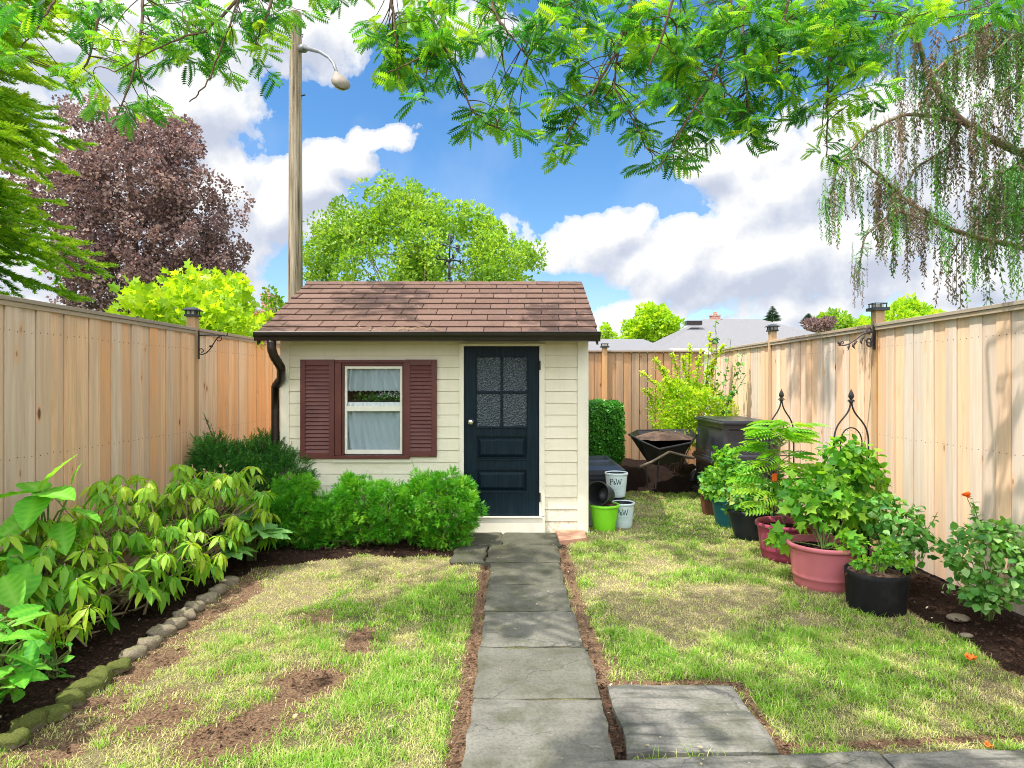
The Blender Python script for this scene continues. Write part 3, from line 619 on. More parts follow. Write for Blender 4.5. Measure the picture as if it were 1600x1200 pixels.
# mossy edging stones along the left bed
names_ord = ['first', 'second', 'third', 'fourth', 'fifth', 'sixth', 'seventh', 'eighth', 'ninth', 'tenth', 'eleventh', 'twelfth', 'thirteenth', 'fourteenth', 'fifteenth', 'sixteenth', 'seventeenth', 'eighteenth']
edge_px = [(18, 1162), (46, 1136), (80, 1120), (110, 1098), (134, 1080), (158, 1062), (184, 1046), (208, 1026), (232, 1010), (252, 992), (274, 978), (290, 964), (304, 952), (322, 940), (340, 926), (358, 912)]
for k, (px, py) in enumerate(edge_px):
    g = G(px, py); r_ = np.random.default_rng(k); mb = MB(); mb.sphere((0, 0, 0), 1.0, 18, 10, tone=(1.0 if k < 7 else .25))
    P = mb.V[0]; q = P + 0; f = 1 + .06 * r_.normal(size=len(P)) * (np.abs(P[:, 2]) < .98) + .16 * np.sin(P[:, 0] * 3 + k) * np.sin(P[:, 1] * 3.3 + 2 * k) + .07 * np.sin(P[:, 2] * 6 + P[:, 0] * 5 + k); q = np.sign(P) * np.abs(P) ** .8 * f[:, None]
    s = (.066 + .016 * r_.random(), .046 + .012 * r_.random(), .036 + .014 * r_.random()); a = r_.normal(0.5, .35)
    q = q * s; q = np.stack([q[:, 0] * math.cos(a) - q[:, 1] * math.sin(a) + g[0], q[:, 0] * math.sin(a) + q[:, 1] * math.cos(a) + g[1], q[:, 2] + .014], 1); mb.V[0] = q
    mb.build('edging_stone', M['mossy'], smooth=True, label=('mossy green' if k < 7 else 'dull grey brown') + ' edging stone, ' + names_ord[k] + ' from the near end of the bed row', cat='edging stone', group='edging stones along the left flower bed', loc=(g[0], g[1], 0))
for k, (px, py, s, lb) in enumerate([(1497, 972, .055, 'half buried flat stone in the dark mulch below the rose'), (1510, 1000, .03, 'small pale stone in the mulch nearest the bottom right lawn')]):
    g = G(px, py); mb = MB(); mb.sphere((g[0], g[1], .03), (s * 1.4, s, s * .45), 14, 8, .1); mb.build('garden_stone', M['mossy'], smooth=True, label=lb, cat='stone', loc=(g[0], g[1], 0))

# grass blades (one carpet)
def grass():
    mb = MB()
    def blades(n, y0, y1, h, w):
        t_ = rands(n); y = y0 + (y1 - y0) * t_; x = FL + (FR - FL) * rands(n)
        vis = np.abs(x) < y * .86 + .3; x, y = x[vis], y[vis]
        s = soil_mask(x, y); g = green_mask(x, y); tuft = fbm(x + 20, y + 5, 13.0); g = np.clip(g + (fbm(x + 31, y + 2, 17.0) - .5) * 1.3, 0, 1)
        keep = (rands(len(x)) > s * 1.5 + .0 * g) & (rands(len(x)) < np.clip((tuft - .24) * 3.2, .16, 1)) & ~on_slab(x, y, .01) & ~((y > 6.9) & (y < 9.7) & (x > -2.6) & (x < .8))
        x, y, s, g, tuft = x[keep], y[keep], s[keep], g[keep], tuft[keep]; m = len(x)
        L = h * (.45 + .9 * rands(m)) * (.6 + .7 * g) * (1 - .5 * np.clip(s, 0, 1)) * (.6 + .7 * tuft)
        az = rands(m) * 2 * math.pi + fbm(x, y, 3) * 5; lean = .6 + 1.7 * rands(m) * (1.15 - .55 * g)
        d = np.stack([np.cos(az), np.sin(az), np.zeros(m)], 1); side = np.stack([-d[:, 1], d[:, 0], np.zeros(m)], 1) * (w * (.6 + .8 * rands(m)))[:, None]
        b = np.stack([x, y, gz(x, y) - .008], 1); up = np.array([0, 0, 1.0])
        c1 = b + (up * np.cos(lean * .5)[:, None] + d * np.sin(lean * .5)[:, None]) * (L * .55)[:, None]
        c2 = c1 + (up * np.cos(lean * 1.15)[:, None] + d * np.sin(lean * 1.15)[:, None]) * (L * .45)[:, None]
        V = np.stack([b - side, b + side, c1 - side * .7, c1 + side * .7, c2], 1).reshape(-1, 3)
        F = np.array([(0, 1, 3), (0, 3, 2), (2, 3, 4)])[None] + (np.arange(m) * 5)[:, None, None]
        tone = np.clip(g * .62 + (rands(m) - .5) * .55 + .14, 0, 1); tone = np.where(rands(m) < .36 * (1.4 - g), rands(m) * .2, tone)
        mb.add(V, F.reshape(-1, 3), np.repeat(tone, 5))
    blades(300000, 2.3, 4.2, .052, .0017); blades(220000, 4.0, 6.6, .050, .0022); blades(110000, 6.4, 10.2, .046, .0032)
    return mb.build('grass', M['grass'], label='patchy green and straw coloured lawn grass', kind='stuff')
grass()
def chips():
    mb = MB(); n = 60000; y = 2.4 + 9 * rands(n) ** 1.4; x = FL + (FR - FL) * rands(n); s = soil_mask(x, y)
    k = (s > .55 + .3 * rands(n)) & ~on_slab(x, y, 0) & (np.abs(x) < y * .86 + .2) & ~((y > 6.9) & (y < 9.7) & (x > -2.6) & (x < .8)); x, y, s = x[k], y[k], s[k]; m = len(x)
    D = unit(rng.normal(size=(m, 3)) * [1, 1, .3]); pos = np.stack([x, y, gz(x, y) + np.clip(s - .9, 0, .4) * .06 - .006 + .012 * rands(m)], 1)
    dark = np.clip(s - .4, 0, .9); tone = np.clip(.95 - dark * .75 + (rands(m) - .5) * .35, 0, .93); tone = np.where(rands(m) < .012, 1, tone)
    place(mb, t_rhomb(.26, .1), pos, frames(D, roll=(rands(m) - .5) * 2), .012 + .028 * rands(m) ** 2, tone)
    return mb.build('bark_mulch', M['chips'], label='dark bark mulch chips covering the flower beds', kind='stuff')
chips()
def litter():
    mb = MB(); n = 60; y = 2.7 + 4.3 * rands(n) ** 1.3; x = -.4 + 1.7 * rands(n) ** 1.3; k = on_slab(x, y, -.01); x, y = x[k], y[k]; m = len(x)
    D = unit(rng.normal(size=(m, 3)) * [1, 1, .08]); place(mb, t_rhomb(.3, .1), np.stack([x, y, np.full(m, .047)], 1), frames(D), .010 + .02 * rands(m), rands(m))
    n = 260; X0 = -2.6 + 3.4 * rands(n); f = rands(n); Yr = 6.64 + 1.6 * f; Zr = 2.19 + (2.95 - 2.17) * f + .02
    D = unit(rng.normal(size=(n, 3)) * [1, 1, .4]); place(mb, t_rhomb(.3, .1), np.stack([X0, Yr, Zr], 1), frames(D), .010 + .016 * rands(n), rands(n))
    n = 170; y = 2.9 + 5 * rands(n); x = -2.1 + 4.9 * rands(n); k = ~on_slab(x, y, .02) & (y < 6.2 + 3 * (x > .9)); x, y = x[k], y[k]; m = len(x)
    place(mb, t_leaf(.3), np.stack([x, y, gz(x, y) + .028], 1), frames(unit(rng.normal(size=(m, 3)) * [1, 1, .25])), .018 + .022 * rands(m), rands(m))
    return mb.build('leaf_litter', M['white_bit'], label='tiny fallen petals and leaf bits scattered on slabs and roof', kind='stuff')
litter()
for px, py, s, lb in [(1517, 1036, .035, 'orange fallen rose head on the lawn edge at right'), (1545, 1175, .02, 'small orange petal on the bare strip at bottom right')]:
    g = G(px, py); mb = MB(); n = 14; place(mb, t_rhomb(.45, -.3), np.tile([g[0], g[1], .03], (n, 1)), frames(unit(rdir(n) * [1, 1, .3] + [0, 0, .25])), s, rands(n))
    mb.build('fallen_flower', M['orange_petal'], label=lb, cat='flower', loc=(g[0], g[1], .03))

# ================================================================== FENCES
FH = 2.215
def fence_panel(mb, axis, line, a, b, inward, h=FH, w=.142, z0=.03):
    """boards between a and b along the axis; 'inward' is the sign towards the yard"""
    n = max(1, round((b - a) / w)); ww = (b - a) / n
    for i in range(n):
        p0 = a + i * ww + .0042; p1 = a + (i + 1) * ww - .0042; off = .004 * (rng.random() - .5) + (.006 if i % 2 else 0); tn = rng.random(); zt = h - .03
        if axis == 'Y': lo, hi = sorted((line + inward * off, line + inward * off + .018)); mb.box(lo, hi, p0, p1, z0, zt, tn)
        else: lo, hi = sorted((line + inward * off, line + inward * off + .018)); mb.box(p0, p1, lo, hi, z0, zt, tn)
        for zn in (.29, 1.14, 1.99):      # nail heads
            for q in (p0 + .03, p1 - .03):
                s0 = line + (inward * off + .018 if inward > 0 else inward * off); l2, h2 = sorted((s0, s0 + inward * .0012)); zz = zn + .012 * (rng.random() - .5)
                if axis == 'Y': mb.box(l2, h2, q - .0035, q + .0035, zz - .0035, zz + .0035, 2.0)
                else: mb.box(q - .0035, q + .0035, l2, h2, zz - .0035, zz + .0035, 2.0)
    lo, hi = sorted((line - inward * .030, line - inward * .036))      # added sheet behind the boards, near black as painted joint shade
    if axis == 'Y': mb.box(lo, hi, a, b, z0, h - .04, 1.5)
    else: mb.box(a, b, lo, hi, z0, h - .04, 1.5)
def fence_backing(mb, axis, line, a, b, side):     # rails on the far side, which also close the gaps
    for z in (.25, 1.1, 1.95):
        lo, hi = sorted((line + side * .037, line + side * .07))
        if axis == 'Y': mb.box(lo, hi, a, b, z, z + .09, .5)
        else: mb.box(a, b, lo, hi, z, z + .09, .5)
def post_cap(parent, x, y, z, style):
    mb = MB(); h = .062
    if style == 'lantern':
        mb.box(x - h, x + h, y - h, y + h, z, z + .022); 
        for sx in (-1, 1):
            for sy in (-1, 1): mb.box(x + sx * .047 - .006, x + sx * .047 + .006, y + sy * .047 - .006, y + sy * .047 + .006, z + .022, z + .062)
            mb.box(x + sx * .047 - .004, x + sx * .047 + .004, y - .006, y + .006, z + .022, z + .062); mb.box(x - .006, x + .006, y + sx * .047 - .004, y + sx * .047 + .004, z + .022, z + .062)
        r0, r1 = .078, .034; v = [(x + a * r, y + b * r, zz) for r, zz in ((r0, z + .062), (r0, z + .069), (r1, z + .097)) for a, b in ((-1, -1), (1, -1), (1, 1), (-1, 1))]
        f = [(3, 2, 1, 0), (8, 9, 10, 11)] + [(k * 4 + i, k * 4 + (i + 1) % 4, k * 4 + 4 + (i + 1) % 4, k * 4 + 4 + i) for k in (0, 1) for i in range(4)]; mb.add(v, np.array(f))
    else:
        mb.box(x - .075, x + .075, y - .075, y + .075, z, z + .03)
        for k in range(8):
            a = k * math.pi / 4; px_, py_ = x + .055 * max(-1, min(1, 1.4 * math.cos(a))), y + .055 * max(-1, min(1, 1.4 * math.sin(a))); mb.box(px_ - .004, px_ + .004, py_ - .004, py_ + .004, z + .03, z + .066)
        for s in (-1, 1):
            mb.box(x - .062, x + .062, y + s * .056 - .005, y + s * .056 + .005, z + .066, z + .074); mb.box(x + s * .0605 - .005, x + s * .0605 + .005, y - .051, y + .051, z + .0661, z + .0739)
    c = mb.build('post_cap', M['black_plastic'], parent)
    mb = MB(); mb.box(x - .04, x + .04, y - .04, y + .04, z + .022 + (.009 if style != 'lantern' else 0), z + .061); mb.build('lens', M['lamp_lens'], c)
def run_fence(name, axis, line, cuts, inward, m, label, posts, top=.012, postmat='post_wood', railmat='rail_wood', proud=.02):
    root = empty(name, ((line, cuts[0], 0) if axis == 'Y' else (cuts[0], line, 0)), label, 'fence')
    for a, b in zip(cuts[:-1], cuts[1:]):
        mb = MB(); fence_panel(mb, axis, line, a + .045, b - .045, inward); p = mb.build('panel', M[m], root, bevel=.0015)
        mb = MB(); fence_backing(mb, axis, line, a + .05, b - .05, -inward); mb.build('rail', M[railmat], p)
        mb = MB(); lo, hi = sorted((line - inward * .075, line + inward * .042)); z = FH - .029
        if axis == 'Y': mb.box(lo, hi, a + .045, b - .045, z, z + .03, rng.random()); 
        else: mb.box(a + .045, b - .045, lo, hi, z, z + .03, rng.random())
        if axis == 'Y': lo2, hi2 = sorted((line + inward * .0245, line + inward * .033)); mb.box(lo2, hi2, a + .045, b - .045, z - .035, z - .001, rng.random())
        mb.build('top_rail', M[railmat], root, bevel=.003)
    for q, style, hh in posts:
        x, y = (line - inward * (.043 - proud), q) if axis == 'Y' else (q, line - inward * (.043 - proud)); tn = .15 if style != 'none' else .5
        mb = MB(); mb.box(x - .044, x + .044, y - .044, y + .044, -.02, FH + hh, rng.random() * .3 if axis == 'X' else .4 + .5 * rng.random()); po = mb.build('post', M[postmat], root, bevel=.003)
        post_cap(po, x, y, FH + hh, style)
    return root
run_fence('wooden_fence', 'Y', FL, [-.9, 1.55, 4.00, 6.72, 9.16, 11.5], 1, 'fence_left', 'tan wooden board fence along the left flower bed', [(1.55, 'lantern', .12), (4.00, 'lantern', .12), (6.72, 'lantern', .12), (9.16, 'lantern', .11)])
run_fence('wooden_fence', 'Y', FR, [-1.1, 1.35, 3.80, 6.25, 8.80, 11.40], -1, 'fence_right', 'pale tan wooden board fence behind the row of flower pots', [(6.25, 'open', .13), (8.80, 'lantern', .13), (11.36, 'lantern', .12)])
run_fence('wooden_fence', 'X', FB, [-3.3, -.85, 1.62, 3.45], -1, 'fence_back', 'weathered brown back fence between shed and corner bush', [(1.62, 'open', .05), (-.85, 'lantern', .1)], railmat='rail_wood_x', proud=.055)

def spiral(c, r0, r1, a0, a1, n=26):      # in the (along, up) plane
    return [(c[0] + (r0 + (r1 - r0) * t) * math.cos(a0 + (a1 - a0) * t), c[1] + (r0 + (r1 - r0) * t) * math.sin(a0 + (a1 - a0) * t)) for t in np.linspace(0, 1, n)]
def bez(p0, p1, p2, p3, n=18):
    t = np.linspace(0, 1, n)[:, None]; p0, p1, p2, p3 = map(np.asarray, (p0, p1, p2, p3)); return (1 - t) ** 3 * p0 + 3 * (1 - t) ** 2 * t * p1 + 3 * (1 - t) * t * t * p2 + t ** 3 * p3
def bracket(x, y, z, sgn, ornate, label):
    root = empty('plant_bracket', (x, y, z), label, 'bracket')
    to3 = lambda pts: [(x + sgn * a, y, z + b) for a, b in pts]
    mb = MB(); 
    if sgn > 0: mb.box(x, x + .012, y - .014, y + .014, z - .25, z + .05)
    else: mb.box(x - .012, x, y - .02, y + .02, z - .13, z + .11)
    mb.build('wall_plate', M['iron'], root, bevel=.002)
    mb = MB()
    if not ornate:
        mb.tube(to3([(.01, .0), (.15, .003), (.27, .0)]), .006); mb.tube(to3(spiral((.285, .012), .016, .022, R(200), R(400))), .006)
        mb.tube(to3(list(bez((.03, -.20), (.14, -.20), (.16, -.03), (.235, -.005)))), .006); mb.tube(to3(spiral((.035, -.165), .036, .01, R(-90), R(-480))), .005)
        mb.tube(to3(spiral((.215, -.035), .034, .010, R(60), R(-330))), .005); mb.tube(to3([(.12, -.115), (.15, -.115)]), .010)
    else:
        arm = list(bez((.0, .03), (.10, .06), (.16, -.02), (.22, -.06))) + list(bez((.22, -.06), (.27, -.10), (.31, -.09), (.35, -.095)))[1:]
        mb.tube(to3(arm), np.linspace(.010, .006, len(arm))); mb.tube(to3(spiral((.315, -.07), .022, .006, R(-60), R(320))), .005)
        mb.tube(to3(spiral((.05, .055), .035, .008, R(-90), R(260))), .008); mb.tube(to3(spiral((.055, -.075), .048, .010, R(70), R(430))), .009)
        mb.tube(to3(list(bez((.02, -.0), (.02, -.05), (.06, -.06), (.03, -.10)))), .010)
        for cx, cz, a in ((.10, .0, -1.2), (.13, -.03, -1.7), (.17, -.05, -1.0), (.21, -.075, -1.9), (.24, -.085, -1.3), (.07, -.02, -1.5), (.33, -.09, 1.0), (.345, -.09, 2.2)):
            L = .055; p = [(cx, cz), (cx + L * .5 * math.cos(a) + .008, cz + L * .5 * math.sin(a)), (cx + L * math.cos(a), cz + L * math.sin(a))]; mb.tube(to3(p), [.006, .012, .002], 6)
    mb.build('scroll_arm', M['iron'] if not ornate else M['rust_iron'], root, smooth=True)
bracket(FL + .022 + .023, 6.70, 2.14, 1, False, 'black scroll plant bracket on the left fence post')
bracket(FR - .024, 6.22, 2.10, -1, True, 'rusty leafy scroll bracket on the right fence post')

# ================================================================== SHED
S0 = 6.94; SX0, SX1 = -2.519, .777; SB = 9.58; EY = 6.62
def fx(px): return (px - 803) / 1000 * S0
def fz(py): return EYE - (py - 597) / 1000 * S0
shed = empty('garden_shed', (-.87, S0, 0), 'cream sided garden shed with brown shingle roof and dark door', 'shed')
WT = fz(532)
def lap(mb, x0, x1, zs, ylo=S0, c=.0):
    """clapboard courses on the front between x0,x1"""
    for a, b in zip(zs[:-1], zs[1:]):
        tn = .5; v = [(x0, ylo - .016, a + .006), (x1, ylo - .016, a + .006), (x1, ylo - .009, b + .000), (x0, ylo - .009, b + .000), (x0, ylo - .0005, a + .004), (x1, ylo - .0005, a + .004), (x1, ylo - .0005, b), (x0, ylo - .0005, b)]
        mb.add(v, np.array([(0, 1, 2, 3), (4, 5, 1, 0), (3, 2, 6, 7)]), tn)
body = MB(); t = .10
# core walls as real volumes with the door and window openings left out
dx0, dx1, dz0, dz1 = fx(718), fx(851), fz(833), fz(537); wx0, wx1, wz0, wz1 = fx(526), fx(640), fz(713), fz(564)
for a, b, c, d in [(SX0, wx0, 0, WT), (wx0, wx1, 0, wz0), (wx0, wx1, wz1, WT), (wx1, dx0, 0, WT), (dx0, dx1, dz1, WT), (dx1, SX1, 0, WT)]: body.box(a, b, S0, S0 + t, c, d)
RZ, RY = 2.945, 8.27
for x in (SX0, SX1 - t):
    v = [(x, S0 + t, 0), (x, SB, 0), (x, SB, WT + .12), (x, RY, RZ - .06), (x, S0 + t, WT + .12)]; w = [(a + t, b, c) for a, b, c in v]
    f = np.empty(7, object); f[:] = [(0, 1, 2, 3, 4)[::-1], (5, 6, 7, 8, 9)] + [(i, (i + 1) % 5, (i + 1) % 5 + 5, i + 5) for i in range(5)]; body.add(v + w, f)
body.box(SX0, SX1, SB, SB + t, 0, WT)
body.build('wall', M['siding'], shed)
step = 18.42 * S0 / 1000; zs = [fz(833) + i * step for i in range(17)]; zs = [z for z in zs if z < WT - .02] + [WT]; z_l = zs
# front siding in courses, left out where the window and the door are
sid = MB()
def lap_clip(x0, x1, zlo, zhi):
    zz = [z for z in z_l if zlo < z < zhi]; zz = [zlo] + zz + [zhi] if zz else [zlo, zhi]
    for a, b in zip(zz[:-1], zz[1:]):
        if b - a > .004: lap(sid, x0, x1, [a, b])
lap_clip(fx(453), wx0, z_l[0], WT); lap_clip(wx0, wx1, z_l[0], wz0); lap_clip(wx0, wx1, wz1, WT); lap_clip(wx1, dx0, z_l[0], WT); sid.build('siding', M['siding'], shed); sid = MB(); lap_clip(dx1, fx(902), z_l[0], WT)
sid.build('siding', M['siding'], shed)
for x, s in ((SX1, 1), (SX0, -1)):
    sid = MB()
    for a, b in zip(zs[:-1], zs[1:]):
        v = [(x + s * .020, S0 + .02, a), (x + s * .020, SB, a), (x + s * .004, SB, b), (x + s * .004, S0 + .02, b), (x + s * .002, S0 + .02, a), (x + s * .002, SB, a)]
        sid.add(v, np.array([(0, 1, 2, 3), (4, 5, 1, 0)]), .5)
    sid.build('siding', M['siding'], shed)
tr = MB(); tr.box(SX0 - .004, fx(453), S0 - .030, S0 - .002, .01, WT, .5); tr.build('corner_trim', M['trim'], shed, bevel=.002); tr = MB(); tr.box(fx(902), SX1 + .004, S0 - .030, S0 - .002, .01, WT, .5)
tr.box(SX1 + .004, SX1 + .028, S0 - .030, S0 + .07, .01, WT, .5); tr.build('corner_trim', M['trim'], shed, bevel=.002)
tr = MB(); tr.box(fx(718), fx(725), S0 - .036, S0 + .03, fz(805), dz1 + .0); tr.box(fx(842.5), fx(851), S0 - .036, S0 + .03, fz(805), dz1); tr.box(fx(725) + .001, fx(842.5) - .001, S0 - .035, S0 + .03, fz(541), dz1)
tr.build('door_frame', M['trim'], shed, bevel=.002)
tr = MB(); tr.box(fx(718), fx(851), S0 - .050, S0 + .04, fz(834), fz(806.5)); tr.box(fx(718), fx(846), S0 - .062, S0 - .0505, fz(808), fz(805)); tr.build('door_sill', M['trim'], shed, bevel=.003)
# door
DX0, DX1, DZ0, DZ1 = fx(725.6), fx(842), fz(805), fz(541.5)
door = empty('door', (0, 0, 0)); door.parent = shed; door.location = (0, 0, 0)
dm = MB(); yb = S0 + .02
def rb(x0, x1, z0, z1, y0, y1): dm.box(x0, x1, y0, y1, z0, z1)
yf = S0 - .012
gx = [fx(745), fx(782), fx(786), fx(823)]; gz_ = [fz(666), fz(615), fz(611), fz(558)]
rb(DX0, gx[0], DZ0, DZ1, yf, yb); rb(gx[3], DX1, DZ0, DZ1, yf, yb); rb(gx[0], gx[3], gz_[3], DZ1, yf, yb); rb(gx[0], gx[3], fz(682), gz_[0], yf, yb)
rb(gx[1], gx[2], gz_[0], gz_[3], yf, yb); rb(gx[0], gx[1], gz_[1], gz_[2], yf, yb); rb(gx[2], gx[3], gz_[1], gz_[2], yf, yb)
rb(gx[0], gx[3], fz(734), fz(717), yf, yb); rb(gx[0], gx[3], DZ0, fz(768.5), yf, yb)
rb(gx[0], gx[3], fz(717), fz(682), S0 + .012, yb); rb(gx[0], gx[3], fz(768.5), fz(734), S0 + .012, yb)
for a, b in ((716, 683), (767.5, 735)):    # raised panels with sloped edges
    x0, x1, z0, z1 = gx[0] + .012, gx[3] - .012, fz(a) + .010, fz(b) - .008; i = .035
    v = [(x0, S0 + .0115, z0), (x1, S0 + .0115, z0), (x1, S0 + .0115, z1), (x0, S0 + .0115, z1), (x0 + i, S0 - .016, z0 + i), (x1 - i, S0 - .016, z0 + i), (x1 - i, S0 - .016, z1 - i), (x0 + i, S0 - .016, z1 - i)]
    dm.add(v, np.array([(0, 1, 5, 4), (1, 2, 6, 5), (2, 3, 7, 6), (3, 0, 4, 7), (4, 5, 6, 7)]))
for z in (fz(717.5), fz(768), fz(667.5)): dm.box(gx[0] - .006, gx[3] + .006, yf - .010, yf - .0005, z - .012, z + .004)
for x0 in (gx[0] - .0105, gx[3] + .0005): dm.box(x0, x0 + .010, yf - .008, yf - .0005, gz_[0], gz_[3])
dm.box(gx[0] - .0105, gx[3] + .0105, yf - .008, yf - .0005, gz_[3] + .0005, gz_[3] + .010)
bpy.data.objects.remove(door)
door = dm.build('door', M['door'], shed, bevel=.0025)
gm = MB()
for i in (0, 2):
    for j in (0, 2): gm.box(gx[i], gx[i + 1], S0 + .002, S0 + .010, gz_[j], gz_[j + 1])
gm.build('glass', M['pebble_glass'], door)
kb = MB(); kx, kz = fx(736), fz(659); Mr = Matrix.Rotation(R(90), 3, 'X')
kb.lathe([(0.001, .062), (.016, .062), (.026, .054), (.029, .044), (.024, .032), (.012, .026), (.011, .012), (.032, .008), (.033, .001)], (kx, yf, kz), 28, M=Mr); kb.build('handle', M['chrome'], door, smooth=True)
for py in (571, 776): hb = MB(); hb.tube([(fx(843.3), S0 - .042, fz(py) - .05), (fx(843.3), S0 - .042, fz(py) + .05)], .008, 8); hb.build('hinge', M['iron'], door)
# window
wm = MB(); yo = S0 - .045
wm.box(fx(524.6), fx(534.5), yo, S0 + .03, fz(711), fz(567)); wm.box(fx(632.5), fx(641), yo, S0 + .03, fz(711), fz(567)); wm.box(fx(524.6), fx(641), yo - .006, S0 + .03, fz(567) + .001, fz(562.5)); wm.box(fx(524.6), fx(641), yo - .018, S0 + .03, fz(716), fz(711) - .001)
wm.box(fx(534.5) + .001, fx(538), S0 - .02, S0 + .05, fz(711), fz(567)); wm.box(fx(629), fx(632.5) - .001, S0 - .02, S0 + .05, fz(711), fz(567)); wm.box(fx(538) + .001, fx(629) - .001, S0 - .02, S0 + .05, fz(571.5), fz(567))
win = wm.build('window', M['shutter'], shed, bevel=.0025)
sm = MB(); a, b, c, d = fx(538.5), fx(628.5), fz(709.5), fz(572); y0, y1 = S0 + .0, S0 + .045; w = .024
sm.box(a, a + w, y0, y1, c, d); sm.box(b - w, b, y0, y1, c, d); sm.box(a + w, b - w, y0 + .001, y1, d - .030, d); sm.box(a + w, b - w, y0 + .001, y1, c, c + .045); sm.box(a + w, b - w, y0 - .006, y1, fz(642.5), fz(634)); sm.build('sash', M['sash'], win, bevel=.002)
gm = MB(); gm.box(a + w, b - w, S0 + .030, S0 + .033, c + .045, d - .03); gm.build('pane', M['glass'], win)
tr = MB(); tr.box(fx(521), fx(643), S0 - .036, S0 - .020, fz(722), fz(716.6)); tr.build('window_trim', M['trim'], win)
def curtain(name, z0, z1, parent, amp=.012, mtl='curtain', y=S0 + .062, scallop=0.0, gap=False, fr=1.0):
    mb = MB(); n = 150; xs = np.linspace(a + .005, b - .005, n); zz = np.linspace(z0, z1, 8); V = []
    for k, z in enumerate(zz):
        ph = 1 + .04 * k; yy = y + amp * (np.sin(xs * 95 * ph * fr) + .6 * np.sin(xs * 47 * fr + 1.3)); zc = z + (scallop * np.abs(np.sin(xs * 60)) if k == 0 else 0)
        if gap: yy = yy + .0
        V.append(np.stack([xs, yy, np.full(n, 1.0) * zc], 1))
    V = np.concatenate(V); i = (np.arange(7)[:, None] * n + np.arange(n - 1)[None]).ravel(); mb.add(V, np.stack([i, i + 1, i + n + 1, i + n], 1)); return mb.build(name, M[mtl], parent, smooth=True)
curtain('curtain', fz(612), fz(570), win, scallop=.012); curtain('curtain', fz(712), fz(640), win, fr=.8); curtain('curtain', fz(642), fz(628.5), win, .008, 'lace', S0 + .050)
fl = MB(); n = 500; P = np.stack([a + .06 + (b - a - .08) * rands(n), S0 + .125 + .06 * rands(n), fz(626) + .075 * rands(n)], 1); place(fl, t_leaf(.3), P, frames(rdir(n)), .03 + .02 * rands(n), rands(n)); fo = fl.build('foliage', M['boxwood'], None)
tag(fo, 'flower arrangement seen behind the upper window pane between curtains', 'plant'); 
fl = MB(); n = 90; P = np.stack([fx(596) + .25 * (rands(n) - .3), S0 + .115 + .02 * rands(n), fz(621) + .05 * rands(n)], 1); place(fl, t_rhomb(.4, -.2), P, frames(rdir(n)), .02, rands(n)); fo.name = 'flower_arrangement'; fl.build('blossoms', M['lace'], fo)
fl = MB(); fl.box(SX0 + .12, SX1 - .12, SB - .05, SB - .01, .1, 2.0); fl.build('inner_lining', M['inside'], shed); fl = MB(); fl.box(a - .1, b + .1, S0 + .12, S0 + .36, fz(626) - .03, fz(626) - .002); fl.build('interior_shelf', M['inside'], shed)
# shutters
def shutter(x0, x1, z0, z1):
    mb = MB(); y0, y1 = S0 - .048, S0 - .022; fw = .058
    mb.box(x0, x0 + fw, y0, y1, z0, z1); mb.box(x1 - fw, x1, y0, y1, z0, z1); mb.box(x0 + fw, x1 - fw, y0, y1, z1 - fw * 1.1, z1); mb.box(x0 + fw, x1 - fw, y0, y1, z0, z0 + fw * 1.1)
    o = mb.build('shutter', M['shutter'], shed, bevel=.003); mb = MB(); n = 22; zz = np.linspace(z0 + fw * 1.1, z1 - fw * 1.1, n + 1)
    for k in range(n):
        p, q = zz[k], zz[k + 1]; h = q - p
        mb.add([(x0 + fw, y0 + .002, p), (x1 - fw, y0 + .002, p), (x1 - fw, y0 + .020, p + h * 1.05), (x0 + fw, y0 + .020, p + h * 1.05), (x0 + fw, y0 + .006, p - .006), (x1 - fw, y0 + .006, p - .006)], np.array([(0, 1, 2, 3), (4, 5, 1, 0)]))
    mb.box(x0 + fw, x1 - fw, y1 - .004, y1 - .001, z0 + fw, z1 - fw); mb.build('louvre', M['shutter'], o)
shutter(fx(471), fx(524), fz(716), fz(562)); shutter(fx(633.5), fx(683), fz(713), fz(562))
# roof
EZ = EYE + (597 - 519) / 1000 * EY; rx0, rx1 = -2.655, .868
sl = np.array([0, RY - EY, RZ - EZ]); SLn = np.linalg.norm(sl); su = sl / SLn; nn = np.array([0, -su[2], su[1]])
rf = MB(); rf.add([(x, y, z) for x in (rx0, rx1) for y, z in ((EY, EZ - .02), (RY, RZ - .02), (2 * RY - EY, EZ - .02), (2 * RY - EY, EZ - .075), (RY, RZ - .075), (EY, EZ - .075))],
       np.array([(0, 6, 7, 1), (1, 7, 8, 2), (3, 9, 10, 4), (4, 10, 11, 5), (0, 5, 11, 6), (2, 8, 9, 3), (0, 1, 4, 5), (1, 2, 3, 4), (7, 6, 11, 10), (8, 7, 10, 9)]))
roof = rf.build('roof', M['fascia'], shed)
sh = MB(); nrow = 9; rw = (SLn - .06) / nrow
for side in (1, -1):
    for i in range(nrow):
        d0 = -.02 + i * rw; d1 = d0 + rw + .03; tw = .392; x = rx0 - .012 - (i * .47 % 1) * tw
        while x < rx1 + .012:
            xa, xb = max(x + .0045, rx0 - .012), min(x + tw - .0045, rx1 + .012)
            if xb - xa > .02:
                lift = .004 + .004 * rng.random(); q = []
                for dd, h in ((d0 + .006 * rng.random(), .017 + lift), (d1 - .022, .002 + lift)):
                    for xx in (xa, xb): q.append(np.array([xx, EY, EZ - .02]) + su * dd + nn * h)
                q += [q[0] - nn * .020, q[1] - nn * .020]
                q = np.array(q)
                if side < 0: q[:, 1] = 2 * RY - q[:, 1]
                sh.add(q, np.array([(0, 1, 3, 2), (4, 5, 1, 0)]), float(np.clip(.5 + rng.normal(0, .25), 0, 1)))
            x += tw
